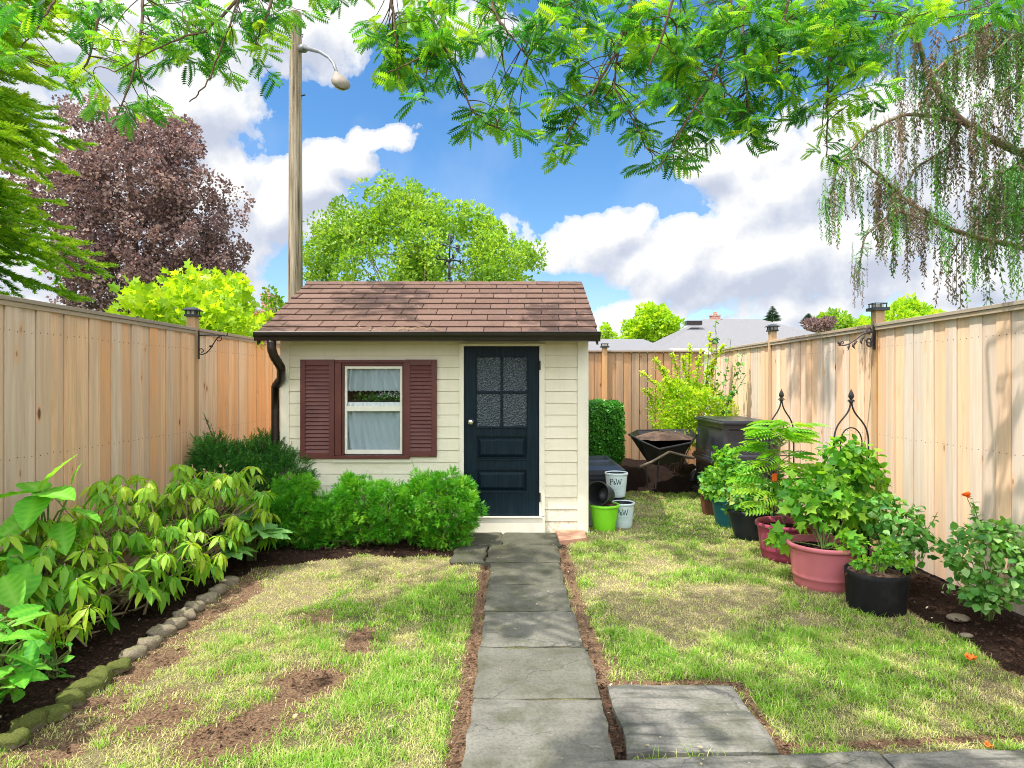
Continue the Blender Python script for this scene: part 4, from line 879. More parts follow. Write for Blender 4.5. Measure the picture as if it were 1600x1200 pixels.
for k in range(12):   # ridge caps
    xa = rx0 - .012 + k * (rx1 - rx0 + .024) / 12; xb = xa + (rx1 - rx0 + .024) / 12 - .003; o_ = .12; z = RZ + .004
    v = [(xx, RY + s * o_ * su[1], z - abs(s) * o_ * su[2] + (.006 if xx == xa else 0)) for s in (-1, 0, 1) for xx in (xa, xb)]; v += [(p[0], p[1], p[2] - .012) for p in v[:2]]
    sh.add(v, np.array([(0, 1, 3, 2), (2, 3, 5, 4), (6, 7, 1, 0)]), float(.35 + .3 * rng.random()))
sh.build('shingles', M['shingle'], roof)
# barge boards, soffit and gutter
for x0, x1 in ((rx0 - .006, rx0 + .014), (rx1 - .014, rx1 + .006)):
    bb = MB()
    v = [(x, y, z) for x in (x0, x1) for y, z in ((EY, EZ - .024), (RY, RZ - .024), (2 * RY - EY, EZ - .024), (2 * RY - EY, EZ - .13), (RY, RZ - .13), (EY, EZ - .13))]
    bb.add(v, np.array([(0, 6, 7, 1), (1, 7, 8, 2), (3, 9, 10, 4), (4, 10, 11, 5), (0, 5, 11, 6), (2, 8, 9, 3), (0, 1, 4, 5), (1, 2, 3, 4), (7, 6, 11, 10), (8, 7, 10, 9)]))
    bb.build('barge_board', M['fascia'], roof)
sf = MB(); sf.box(rx0 + .02, rx1 - .02, EY + .03, S0 - .037, WT - .012, WT - .002); sf.box(rx0 + .02, rx1 - .02, EY + .012, EY + .028, WT - .016, EZ - .03); sf.build('soffit', M['fascia'], roof)
gu = MB(); prof = [(.0, 0.0), (-.085, .0), (-.098, -.012), (-.094, -.035), (-.075, -.055), (-.066, -.088), (0, -.092)]; gx0, gx1 = (396 - 803) / 1000 * 6.55, (938.5 - 803) / 1000 * 6.55
gzt = EYE + (597 - 518.5) / 1000 * 6.53; v = [(x, EY + .010 + y, gzt + z) for x in (gx0, gx1) for y, z in prof]; m = len(prof)
f = np.empty(m - 1 + 2, object); f[:] = [(i, i + 1, i + 1 + m, i + m) for i in range(1, m - 1)] + [(m - 1, 0, m, 2 * m - 1)] + [tuple(range(m)), tuple(range(m, 2 * m))[::-1]]; gu.add(v, f)
gu.tube([(gx0, EY - .080, gzt - .001), (gx1, EY - .080, gzt - .001)], .007, 6); gut = gu.build('gutter', M['gutter'], roof)
dsx = (425 - 803) / 1000 * 6.6; ds = MB(); pts = [(dsx, EY - .03, gzt - .09), (dsx, EY - .03, gzt - .17), (dsx + .01, EY + .0, gzt - .24), (dsx + .05, EY + .10, gzt - .36), (dsx - .0, EY + .24, gzt - .48), (SX0 - .065, S0 - .01, gzt - .56), (SX0 - .065, S0 - .01, .08)]
fine = []; P = np.array(pts)
for i in range(len(P) - 1): fine += [P[i] + (P[i + 1] - P[i]) * k / 6 for k in range(6)]
fine.append(P[-1]); ds.tube(fine, [.049 + .003 * (j % 2) if j < 30 else .047 for j in range(len(fine))], 12, flat=.9); ds.build('downspout', M['gutter'], roof, smooth=True)
# debris on the gutter
tw = MB()
for k in range(26):
    x = fx(640 if k % 3 else 590) + rng.normal(0, .22); y = EY - .02 + .10 * rng.random(); z = EZ + .01 + (y - EY) * .45 + .01; a_ = rng.random() * 6.28; L = .05 + .12 * rng.random()
    tw.tube([(x, y, z), (x + L * .5 * math.cos(a_), y + .02, z + .015), (x + L * math.cos(a_), y + .03 * math.sin(a_), z + .004)], .002, 4)
tw.build('dry_twigs', M['pale_stem'], label='dry twigs and seed pods caught above the shed gutter', kind='stuff')

# weathervane
vx, vy = (702 - 803) / 1000 * RY, RY
vn = empty('weathervane', (vx, vy, RZ), 'dark iron weathervane with arrow on the shed ridge', 'weathervane')
k_ = RY / 1000
mb = MB(); mb.tube([(vx, vy, RZ - .02), (vx, vy, RZ + .26)], .015, 8); mb.tube([(vx, vy, RZ + .26), (vx + .012, vy, RZ + .60)], .011, 8); mb.lathe([(.0, .03), (.035, .025), (.045, .0), (.06, -.03)], (vx, vy, RZ + .0), 12)
for z, r in ((.05, .02), (.085, .014), (.27, .026), (.285, .018)): mb.sphere((vx, vy, RZ + z), r, 10, 6)
mb.build('rod', M['vane'], vn, smooth=True)
mb = MB(); zc = RZ + .275
for a_ in (R(25), R(115), R(205), R(295)):
    d = np.array([math.cos(a_), math.sin(a_), 0]); c = np.array([vx, vy, zc]); mb.tube([c, c + d * .08 + [0, 0, .01], c + d * .15], .010, 6)
    if a_ > 3: 
        q = [c + d * (.15 + .022 * math.cos(s)) + np.array([0, 0, .028 + .028 * math.sin(s)]) for s in np.linspace(-1.5, 3.6, 12)]; mb.tube(q, .010, 6)
    else: mb.tube([c + d * .15 + [0, 0, -.035], c + d * .15 + [0, 0, .04]], .007, 6); mb.tube([c + d * .15 + [0, 0, -.035], c + d * .185 + [0, 0, .02], c + d * .19 + [0, 0, -.03]], .006, 6)
mb.build('compass_arm', M['vane'], vn, smooth=True)
mb = MB(); zc = RZ + .46; c = np.array([vx + .01, vy, zc]); d = np.array([.95, -.3, -.28]); d /= np.linalg.norm(d)
mb.tube([c - d * .10, c + d * .12], .010, 6); mb.tube([c - d * .14, c - d * .09], [.001, .022], 6)
mb.add([c + d * .08 + [0, .004, .03], c + d * .14 + [0, .004, .04], c + d * .14 + [0, .004, -.07], c + d * .09 + [0, .004, -.05], c + d * .08 + [0, -.004, .03], c + d * .14 + [0, -.004, .04], c + d * .14 + [0, -.004, -.07], c + d * .09 + [0, -.004, -.05]], np.array([(0, 1, 2, 3), (7, 6, 5, 4), (0, 4, 5, 1), (1, 5, 6, 2), (2, 6, 7, 3), (3, 7, 4, 0)]))
mb.build('arrow', M['vane'], vn)
mb = MB(); b = (vx + .022, vy, RZ + .50); prof = [(.006, 0), (.018, .02), (.030, .05), (.034, .08), (.026, .12)]
for s in (-1, 0, 1): mb.tube([(b[0] + s * p[0], b[1], b[2] + p[1]) for p in [(0, 0), (.025, .04), (.032, .08), (.026, .125)]], .008, 6)
mb.tube([(b[0] - .03, b[1], b[2] + .12), (b[0] + .03, b[1], b[2] + .07), (b[0] - .02, b[1], b[2] + .05)], .008, 6); mb.tube([(b[0] - .028, b[1], b[2] + .06), (b[0] - .03, b[1], b[2] + .135)], .004, 6)
mb.build('ornament', M['vane'], vn, smooth=True)

# ================================================================== BINS, BARROW, POTS
def panel_box(name, x0, x1, y0, y1, z0, z1, mb, taper=0.0, inset=.05, depth=.012, sides=('L', 'F', 'R')):
    """box with slightly tapered sides and sunken panels on its visible faces"""
    cx, cy = (x0 + x1) / 2, (y0 + y1) / 2; k = 1 - taper
    T = lambda x, y, z: (cx + (x - cx) * (1 - taper * (z - z0) / (z1 - z0)), cy + (y - cy) * (1 - taper * (z - z0) / (z1 - z0)), z)
    def face(p00, p10, p11, p01):
        p = [np.array(q, float) for q in (p00, p10, p11, p01)]; c = sum(p) / 4; n = np.cross(p[1] - p[0], p[3] - p[0]); n /= np.linalg.norm(n)
        L = np.linalg.norm(p[1] - p[0]); H = np.linalg.norm(p[3] - p[0]); iu, iv = min(.3, inset / L), min(.3, inset / H)
        def at(u, v): return p[0] * (1 - u) * (1 - v) + p[1] * u * (1 - v) + p[2] * u * v + p[3] * (1 - u) * v
        a = [at(iu, iv), at(1 - iu, iv), at(1 - iu, 1 - iv), at(iu, 1 - iv)]; b2 = [at(iu * 1.35, iv * 1.35) - n * depth, at(1 - iu * 1.35, iv * 1.35) - n * depth, at(1 - iu * 1.35, 1 - iv * 1.35) - n * depth, at(iu * 1.35, 1 - iv * 1.35) - n * depth]
        v = p + a + b2; mb.add(v, np.array([(i, (i + 1) % 4, (i + 1) % 4 + 4, i + 4) for i in range(4)] + [(i + 4, (i + 1) % 4 + 4, (i + 1) % 4 + 8, i + 8) for i in range(4)] + [(8, 9, 10, 11)]))
    c = [T(x0, y0, z0), T(x1, y0, z0), T(x1, y1, z0), T(x0, y1, z0), T(x0, y0, z1), T(x1, y0, z1), T(x1, y1, z1), T(x0, y1, z1)]
    face(c[0], c[1], c[5], c[4]); face(c[3], c[0], c[4], c[7]); face(c[1], c[2], c[6], c[5]); face(c[2], c[3], c[7], c[6]); mb.add([c[4], c[5], c[6], c[7]], np.array([(0, 1, 2, 3)]))
bx0, bx1, by0, by1 = 2.74, 3.46, 8.42, 9.75
bn = empty('storage_bin', ((bx0 + bx1) / 2, (by0 + by1) / 2, 0), 'tall black panelled storage bin with flat lid against right fence', 'storage bin')
mb = MB(); mb.box(bx0 - .035, bx1, by0 - .035, by1, 0, .05); mb.box(bx0 - .02, bx1 - .01, by0 - .02, by1 - .01, .0505, .085); panel_box('', bx0 + .03, bx1 - .03, by0 + .03, by1 - .03, .085, .50, mb)
mb.box(bx0 - .0, bx1 - .02, by0 - .0, by1 - .02, .5005, .53); mb.box(bx0 - .03, bx1 - .0, by0 - .03, by1 - .0, .5305, .575); mb.box(bx0 - .01, bx1 - .012, by0 - .01, by1 - .012, .5755, .605); mb.build('base', M['black_plastic'], bn, bevel=.006)
mb = MB(); panel_box('', bx0 + .02, bx1 - .02, by0 + .02, by1 - .02, .606, 1.085, mb, .06, .06); mb.build('body', M['black_plastic'], bn, bevel=.005)
mb = MB(); mb.box(bx0 + .0, bx1 - .0, by0 - .0, by1, 1.086, 1.118); mb.box(bx0 + .03, bx1 - .03, by0 + .03, by1 - .03, 1.1185, 1.135); mb.build('lid', M['black_plastic'], bn, bevel=.01)
lx0, lx1, ly0, ly1 = .815, 1.335, 7.75, 9.1
bn = empty('storage_box', ((lx0 + lx1) / 2, (ly0 + ly1) / 2, 0), 'low black storage box with sloping sunlit lid beside the shed', 'storage box')
mb = MB(); panel_box('', lx0 + .02, lx1 - .02, ly0 + .02, ly1 - .02, 0, .52, mb, -.03, .05); mb.build('body', M['black_plastic'], bn, bevel=.006)
mb = MB(); xs = np.linspace(lx0 - .01, lx1 + .015, 14); ys = np.linspace(ly0 - .02, ly1 + .01, 22); X, Y = np.meshgrid(xs, ys); U = (X - xs[0]) / (xs[-1] - xs[0]); V_ = (Y - ys[0]) / (ys[-1] - ys[0])
e = np.minimum(np.minimum(U, 1 - U), np.minimum(V_, 1 - V_)); Z = .585 + .035 * np.clip(e / .09, 0, 1) - .022 * (np.clip((e - .16) / .04, 0, 1)) * (V_ < .5) - .022 * np.clip((e - .16) / .04, 0, 1) * (V_ > .56)
m = 14; i = (np.arange(21)[:, None] * m + np.arange(13)[None]).ravel(); top = np.stack([X.ravel(), Y.ravel(), Z.ravel()], 1); mb.add(top, np.stack([i, i + 1, i + m + 1, i + m], 1)); mb.box(lx0 - .01, lx1 + .015, ly0 - .02, ly1 + .01, .525, .585); mb.build('lid', M['black_plastic'], bn)

# wheelbarrow seen from the side, wheel towards the right, under the shrub
wb = empty('wheelbarrow', (2.3, 9.3, 0), 'black wheelbarrow with wooden handle heaped with soil beside the corner shrub', 'wheelbarrow')
def WB(px, py, Y=9.25): return W(px, py, Y)
rim = [WB(983, 679, 9.3), WB(1003, 690, 9.05), WB(1030, 702, 8.95), WB(1080, 692, 9.0), WB(1088, 680, 9.35), WB(1078, 672, 9.75), WB(1030, 672, 9.8), WB(995, 673, 9.65)]
bot = [WB(1005, 712, 9.3), WB(1012, 722, 9.15), WB(1028, 728, 9.1), WB(1062, 722, 9.15), WB(1068, 712, 9.35), WB(1062, 706, 9.6), WB(1030, 706, 9.6), WB(1010, 708, 9.5)]
mb = MB(); r_ = np.array(rim); b_ = np.array(bot); n8 = 8
ri = r_ + (r_.mean(0) - r_) * .05; bi = b_ + (b_.mean(0) - b_) * .08 + [0, 0, .02]
V = np.concatenate([r_, b_, ri, bi]); F = [(i, i + 8, (i + 1) % 8 + 8, (i + 1) % 8) for i in range(8)] + [(i + 16, (i + 1) % 8 + 16, (i + 1) % 8 + 24, i + 24) for i in range(8)] + [(i, (i + 1) % 8, (i + 1) % 8 + 16, i + 16) for i in range(8)]
mb.add(V, np.array(F)); f = np.empty(2, object); f[:] = [tuple(range(8, 16)), tuple(range(24, 32))[::-1]]; mb.add(V, f); mb.tube(np.concatenate([r_, r_[:1]]), .016, 8); tray = mb.build('tray', M['barrow_tray'], wb)
mb = MB(); c = r_.mean(0); rings = 7; V = []
for k in range(rings + 1):
    s = 1 - k / rings
    for i in range(32):
        a_ = i / 32 * 8; p = ri[int(a_) % 8] * (1 - a_ % 1) + ri[(int(a_) + 1) % 8] * (a_ % 1); q = c + (p - c) * s; q = np.array([q[0], q[1], c[2] - .03 + .10 * (1 - s ** 2) + .015 * rng.random()]); V.append(q)
mb.add(V, np.array([(k * 32 + i, k * 32 + (i + 1) % 32, (k + 1) * 32 + (i + 1) % 32, (k + 1) * 32 + i) for k in range(rings) for i in range(32)])); mb.build('soil', M['dry_soil'], wb)
mb = MB(); mb.tube([WB(1000, 729, 8.98), WB(1018, 722, 8.96), WB(1046, 706, 8.95)], .018, 8); mb.tube([WB(1046, 706, 8.95), WB(1085, 716, 9.05)], .016, 8); mb.build('handle', M['old_handle'], wb)
mb = MB(); mb.tube([WB(1000, 729, 9.5), WB(1046, 712, 9.5), WB(1085, 716, 9.3)], .018, 8); mb.build('handle', M['old_handle'], wb)
for Yl in (9.0, 9.5):
    mb = MB(); mb.tube([WB(1008, 722, Yl), WB(1012, 762, Yl), WB(1024, 764, Yl), WB(1030, 720, Yl)], .013, 8); mb.build('leg', M['iron'], wb)
mb = MB(); c = WB(1096, 748, 9.95); Mx = Matrix.Rotation(R(90), 3, 'X'); mb.lathe([(.10, -.03), (.17, -.045), (.19, 0), (.17, .045), (.10, .03)], c, 28, M=Mx); wh = mb.build('wheel', M['pot_black'], wb, smooth=True); mb = MB(); mb.lathe([(.0, -.02), (.10, -.02), (.10, .02), (.0, .02)], c, 20, M=Mx); mb.build('rim', M['steel'], wh)
# dark compost heap below the barrow
mb = MB(); n = 40; xs = np.linspace(1.55, 3.0, n); ys = np.linspace(9.55, 11.3, n); X, Y = np.meshgrid(xs, ys); Z = .30 * np.clip((Y - 9.6) / .6, 0, 1) * np.clip((X - 1.55) / .3, 0, 1) * (.7 + .5 * fbm(X, Y, 4)) - .02; i = (np.arange(n - 1)[:, None] * n + np.arange(n - 1)[None]).ravel()
mb.add(np.stack([X.ravel(), Y.ravel(), Z.ravel()], 1), np.stack([i, i + 1, i + n + 1, i + n], 1)); mb.build('soil_heap', M['soil'], smooth=True, label='dark compost soil heap underneath the wheelbarrow', cat='soil heap', kind='stuff')

def pot(x, y, r, h, base_r, m, label, rimw=.02, rimh=.03, soil_in=.045, soil='soil', wob=0.0, group='plastic pots along the right fence', rim_part=True, z=0.0, loc_tilt=None, ribs=False, name='plant_pot', cat='plant pot', filled=True):
    root = empty(name, (x, y, z), label, cat, group); Mt = loc_tilt
    th = .008; mb = MB(); prof = [(0, 0), (base_r * .97, 0), (base_r, .006)]
    for k in range(1, 9):
        f = k / 8; prof.append((base_r + (r - base_r) * f ** .85, h * f))
        if ribs and k == 2: prof += [(base_r + (r - base_r) * f ** .85 + .006, h * f + .004), (base_r + (r - base_r) * f ** .85 + .002, h * f + .014)]
    prof += [(r - th, h), (r - th * 1.2, h - .03), (base_r + (r - base_r) * .5 - th, h * .5)] + ([(base_r - th, .02), (0, .02)] if not filled else [(base_r * .9, h * .45)])
    mb.lathe(prof, (x, y, z), 56, M=Mt, wob=wob); mb.build('body', M[m], root, smooth=True)
    if rim_part:
        mb = MB(); mb.lathe([(r - th * .5, h - rimh), (r + rimw * .7, h - rimh), (r + rimw, h - rimh * .5), (r + rimw * .85, h + .003), (r + rimw * .3, h + .008), (r - th, h + .002), (r - th, h - rimh)], (x, y, z), 56, M=Mt, wob=wob); mb.build('rim', M[m], root, smooth=True)
    if filled:
        mb = MB(); V = []; nr, ns = 8, 40; rs = r - th * 1.1
        for i in range(nr + 1):
            for k in range(ns): a_ = 2 * math.pi * k / ns; q = rs * i / nr; V.append((x + q * math.cos(a_), y + q * math.sin(a_), z + h - soil_in + .012 * rng.random() + .012 * (1 - i / nr)))
        mb.add(V, np.array([(i * ns + k, i * ns + (k + 1) % ns, (i + 1) * ns + (k + 1) % ns, (i + 1) * ns + k) for i in range(nr) for k in range(ns)])); so = mb.build('soil', M[soil], root)
        mb = MB(); n = 160; a_ = rands(n) * 6.28; q = rs * .93 * np.sqrt(rands(n)); place(mb, t_rhomb(.22, .1), np.stack([x + q * np.cos(a_), y + q * np.sin(a_), np.full(n, z + h - soil_in + .016)], 1), frames(unit(rng.normal(size=(n, 3)) * [1, 1, .4])), .02 + .03 * rands(n), .3 + .6 * rands(n)); mb.build('mulch', M['chips'], so, kind='stuff')
    return root
pot(2.52, 5.20, .268, .345, .225, 'pot_pink', 'dusty pink pot, largest in the row, with a leafy vine plant', .018, .03, .06, ribs=True)
pot(2.55, 6.02, .250, .330, .205, 'pot_crimson', 'crimson pot holding the feathery leaved young tree', .018, .03, .06, ribs=True)
pot(2.52, 6.78, .262, .305, .165, 'pot_navy', 'wide dark navy bowl pot between the teal and crimson pots', .012, .02, .03)
pot(2.50, 7.36, .225, .325, .165, 'pot_teal', 'teal pot behind the dark navy bowl pot', .016, .05, .04)
pot(2.50, 7.98, .185, .30, .140, 'pot_brown', 'small brown pot farthest back in the row of pots', .014, .03, .04)
pot(2.64, 4.66, .212, .285, .190, 'fabric_pot', 'black fabric pot nearest the camera on the mulch edge', .002, .02, .035, 'dry_soil', wob=.03, rim_part=False)
GP = 'nursery pots stacked beside the shed'
pot((944 - 803) / 1000 * 7.14, 7.14, .160, .285, .118, 'pot_lime', 'lime green pot filled with brown soil by the shed corner', .010, .022, .015, 'dry_soil', group=GP)
def print_on(root, x, y, r, h, base_r, z, ang, M3=None):
    """plant brand letters and small print curved onto the pot's front"""
    strokes = {'P': [[(0, 0), (0, 1)], [(0, 1), (.45, 1), (.55, .78), (.45, .52), (0, .52)], [(-.12, 0), (.14, 0)], [(-.12, 1), (.05, 1)]],
               '&': [[(.5, .1), (.1, .62), (.2, .85), (.34, .66), (.02, .3), (.1, .05), (.3, .02), (.5, .4)]],
               'W': [[(0, 1), (.25, 0), (.48, .95), (.72, 0), (.98, 1)], [(-.1, 1), (.12, 1)], [(.86, 1), (1.1, 1)]]}
    def at(u, v): f = v / h; rr = base_r + (r - base_r) * f ** .85 + .0015; a_ = ang + u / rr; return (x + rr * math.cos(a_), y + rr * math.sin(a_), z + v)
    mb = MB(); S = .062; u = -.078
    for ch, wd in (('P', .62), ('&', .52), ('W', 1.1)):
        k = S * (.75 if ch == '&' else 1)
        for st in strokes[ch]:
            pts = []
            for (a0, b0), (a1, b1) in zip(st[:-1], st[1:]):
                for f in np.linspace(0, 1, 5): pts.append(at(u + (a0 + (a1 - a0) * f) * k, h * .56 + (b0 + (b1 - b0) * f) * k))
            mb.tube(pts, .0035, 5)
        u += wd * k + .004
    mb.build('print', M['print_ink'], root)
    mb = MB()
    for j, (w_, v_) in enumerate(((.07, .47), (.055, .42), (.06, .37), (.04, .22))):
        for s0 in np.arange(-w_, w_ - .008, .016): mb.tube([at(s0, h * v_), at(s0 + .010, h * v_)], .0018, 4)
    mb.build('small_print', M['print_pale'], root)
def nursery(x, y, z, m, label, printed=True, tilt=None, r=.130, h=.275, base=.100):
    root = pot(x, y, r, h, base, m, label, .006, .018, group=GP, z=z, filled=False, loc_tilt=tilt, wob=.0)
    if printed: print_on(root, x, y, r, h, base, z, math.atan2(-y, -x) + .05)
    mb = MB(); mb.lathe([(base - .012, .025), (r - .0095, h - .002)], (x, y, z), 40, M=tilt); mb.build('inner_wall', M['pot_black'], root, smooth=True); return root
nursery((973 - 803) / 1000 * 7.30, 7.30, 0, 'pot_grey', 'pale printed nursery pot standing on the grass right of the lime pot')
nursery((929 - 803) / 1000 * 7.42, 7.42, 0, 'pot_grey', 'pale nursery pot mostly hidden behind the lime green pot', printed=False, r=.115)
pot((963 - 803) / 1000 * 7.56, 7.58, .100, .30, .128, 'pot_black', 'upturned black nursery pot under the upper pale pot', .004, .012, group=GP, filled=False)
nursery((963 - 803) / 1000 * 7.50, 7.50, .312, 'pot_grey', 'pale printed nursery pot standing upright on top of the pile')
til = Matrix.Rotation(R(-32), 3, 'Z') @ Matrix.Rotation(R(78), 3, 'X') @ Matrix.Rotation(R(0), 3, 'Y')
ax_ = til @ Vector((0, 0, 1)); nursery(.985 - ax_.x * .14, 7.16 - ax_.y * .14, .395 - ax_.z * .14, 'pot_black', 'black nursery pot lying on its side with its open mouth facing out', False, til, r=.135, h=.26)

# trellises
def trellis(x, y, top, w, label):
    root = empty('garden_trellis', (x, y, 0), label, 'trellis', 'metal trellises among the pots'); mb = MB(); h = w / 2; s = top - .13
    for sx in (-1, 1):
        p = list(bez((x + sx * .006, y, s), (x + sx * .02, y, s - .14), (x + sx * h, y, s - .13), (x + sx * h, y, s - .34))) + [(x + sx * h, y, .0)]; mb.tube(p, .0075, 8)
        p = [(x + sx * h * .62 * math.cos(a_), y, s - .34 + .13 * math.sin(a_)) for a_ in np.linspace(math.pi / 2, 0, 10)] + [(x + sx * h * .62, y, 0.02)]; mb.tube(p, .006, 8)
    for z in (.3, .62, .92): mb.tube([(x - h, y, z), (x + h, y, z)], .005, 6)
    mb.build('frame', M['iron'], root, smooth=True); mb = MB(); mb.lathe([(0, -.01), (.012, -.005), (.012, .01), (.022, .018), (.012, .03), (.010, .04), (.024, .062), (.021, .085), (.008, .115), (0, .135)], (x, y, s - .005), 20)
    for a_ in (0, math.pi): mb.tube([(x, y, s + .015), (x + .022 * math.cos(a_), y, s + .03), (x + .028 * math.cos(a_), y, s + .018)], .006, 6)
    mb.build('finial', M['iron'], root, smooth=True)
trellis((1221 - 803) / 1000 * 6.35, 6.35, EYE - .010 * 6.35, .245, 'dark metal garden trellis with pointed finial behind the feathery plant')
trellis((1330 - 803) / 1000 * 5.55, 5.55, EYE - .010 * 5.55, .30, 'dark metal garden trellis with pointed finial above the climbing vine')

# ================================================================== POLE AND FAR HOUSES
px_, py_ = (461.5 - 803) / 1000 * 15, 15.0
up = empty('utility_pole', (px_, py_, 0), 'tall weathered wooden utility pole rising behind the shed', 'utility pole')
mb = MB(); n = 28; V = []; hs = np.linspace(-.1, 10.3, 30)
for z in hs:
    for k in range(n): a_ = 2 * math.pi * k / n; r0 = .178 - .0038 * z; rr = r0 * (1 + .02 * math.sin(7 * a_) + .014 * math.sin(13 * a_ + .3 * z)); V.append((px_ + rr * math.cos(a_), py_ + rr * math.sin(a_), z))
mb.add(V, np.array([(j * n + k, j * n + (k + 1) % n, (j + 1) * n + (k + 1) % n, (j + 1) * n + k) for j in range(29) for k in range(n)])); f = np.empty(1, object); f[:] = [tuple(range(29 * n, 30 * n))]; mb.add(V, f); mb.build('post', M['pole_wood'], up)
mb = MB(); mb.tube([(px_ - .1, py_ - .16, 9.9), (px_ + .02, py_ - .22, 9.9)], .02, 6); mb.tube([(px_ + .12, py_, 8.35), (px_ + .24, py_ - .03, 8.37)], .016, 6); mb.tube([(px_ + .12, py_ - .05, 9.0 + .75), (px_ + .2, py_ - .05, 9.78), (px_ + .18, py_ - .05, 9.70)], .01, 5); mb.build('bolt', M['iron'], up)
arm = [W(474, 74, 14.85), W(500, 81, 14.2), W(514, 90, 13.7), W(521, 99, 13.5), W(528, 118, 13.3)]
mb = MB(); mb.tube(arm, [.055, .04, .034, .032, .032], 10); mb.tube([W(470, 76, 14.9), W(476, 76, 14.8)], .09, 10); mb.build('lamp_arm', M['steel'], up, smooth=True)
# cobra head luminaire: hood above, lens below, seen from underneath
c0 = W(526, 115, 13.3); c1 = W(541, 152, 12.75); ax = unit(c1 - c0); L = .62; side = unit(np.cross(ax, [0, 0, 1])); nrm = np.cross(side, ax)
st = [(0, .055, .05), (.10, .07, .06), (.22, .12, .10), (.36, .165, .13), (.48, .165, .13), (.58, .11, .09), (.62, .01, .01)]
mb = MB(); n = 20; V = []
for d, w_, h_ in st:
    w_ *= 1.15
    for k in range(n): a_ = 2 * math.pi * k / n; V.append(c0 + ax * d + side * w_ * math.cos(a_) + nrm * h_ * math.sin(a_) * (1.0 if math.sin(a_) * nrm[2] > 0 else .45))
mb.add(V, np.array([(j * n + k, j * n + (k + 1) % n, (j + 1) * n + (k + 1) % n, (j + 1) * n + k) for j in range(len(st) - 1) for k in range(n)])); f = np.empty(1, object); f[:] = [tuple(range(n))[::-1]]; mb.add(V, f); lh = mb.build('lamp_head', M['lamp_body'], up, smooth=True)
mb = MB(); sgn = -1 if nrm[2] > 0 else 1; V = []
for i in range(7):
    for k in range(20): a_ = 2 * math.pi * k / 20; q = math.sin(i / 6 * math.pi / 2); V.append(c0 + ax * (.42 + .175 * q * math.cos(a_)) + side * .148 * q * math.sin(a_) + nrm * sgn * (.04 + .07 * math.cos(i / 6 * math.pi / 2)))
mb.add(V, np.array([(i * 20 + k, i * 20 + (k + 1) % 20, (i + 1) * 20 + (k + 1) % 20, (i + 1) * 20 + k) for i in range(6) for k in range(20)])); mb.build('lens', M['lamp_lens'], lh, smooth=True)

def hip_house(name, x0, x1, y0, y1, ze, zr, hip, label, wallm='trim', roofm='grey_roof', over=.35):
    root = empty(name, ((x0 + x1) / 2, (y0 + y1) / 2, 0), label, 'house'); mb = MB(); mb.box(x0 + over, x1 - over, y0 + over, y1 - over, 0, ze - .02); mb.build('wall', M[wallm], root)
    ym = (y0 + y1) / 2; mb = MB(); v = [(x0, y0, ze), (x1, y0, ze), (x1, y1, ze), (x0, y1, ze), (x0 + hip, ym, zr), (x1 - hip, ym, zr), (x0, y0, ze - .0), (x1, y0, ze - .0)]
    f = np.empty(5, object); f[:] = [(0, 1, 5, 4), (1, 2, 5), (2, 3, 4, 5), (3, 0, 4), (3, 2, 1, 0)]; mb.add(v, f); ro = mb.build('roof', M[roofm], root)
    mb = MB(); mb.box(x0 - .04, x1 + .04, y0 - .05, y0 - .005, ze - .17, ze + .03); mb.box(x0 + .02, x1 - .02, y0 + .02, y0 + over, ze - .15, ze - .10); mb.build('fascia', M['trim'], ro)
    return root, ro
h1, ro = hip_house('house', (1030 - 803) / 1000 * 22, (1380 - 803) / 1000 * 22, 22.0, 30.0, W(0, 546, 22)[2], W(0, 498.5, 26)[2], 2.7, 'grey hip roofed bungalow beyond the right fence')
mb = MB(); p = W(1118, 499, 26); mb.box(p[0] - .17, p[0] + .17, p[1] - .1, p[1] + .25, p[2] - .4, p[2] + .14); mb.box(p[0] - .20, p[0] + .20, p[1] - .13, p[1] + .28, p[2] + .1405, p[2] + .18); mb.tube([(p[0], p[1] + .07, p[2] + .18), (p[0], p[1] + .07, p[2] + .30)], .08, 10); mb.build('chimney', M['brick'], ro)
mb = MB(); p = W(1084, 503, 24.5); mb.box(p[0] - .3, p[0] + .3, p[1] - .1, p[1] + .2, p[2] - .12, p[2] + .04); mb.build('roof_vent', M['gutter'], ro)
hip_house('house', (900 - 803) / 1000 * 20, (1062 - 803) / 1000 * 20, 20.0, 26.5, W(0, 551, 20)[2], W(0, 529, 23)[2], .5, 'low grey roofed house wing between shed and bungalow')
h2 = empty('brick_house', (-10, 24, 0), 'neighbour house with red brick chimney behind yellow green shrub', 'house')
mb = MB(); mb.box(-15.5, -9.2, 22, 30, 0, 2.9); mb.build('wall', M['brick'], h2)
mb = MB(); mb.add([(-15.9, 21.6, 2.85), (-8.8, 21.6, 2.85), (-8.8, 30.4, 2.85), (-15.9, 30.4, 2.85), (-15.9, 26, 4.6), (-8.8, 26, 4.6)], np.array([(0, 1, 5, 4), (2, 3, 4, 5), (3, 2, 1, 0), (1, 2, 5, 5), (3, 0, 4, 4)][:3])); 
f = np.empty(2, object); f[:] = [(1, 2, 5), (3, 0, 4)]; mb.add([(-15.9, 21.6, 2.85), (-8.8, 21.6, 2.85), (-8.8, 30.4, 2.85), (-15.9, 30.4, 2.85), (-15.9, 26, 4.6), (-8.8, 26, 4.6)], f); ro = mb.build('roof', M['shingle'], h2)
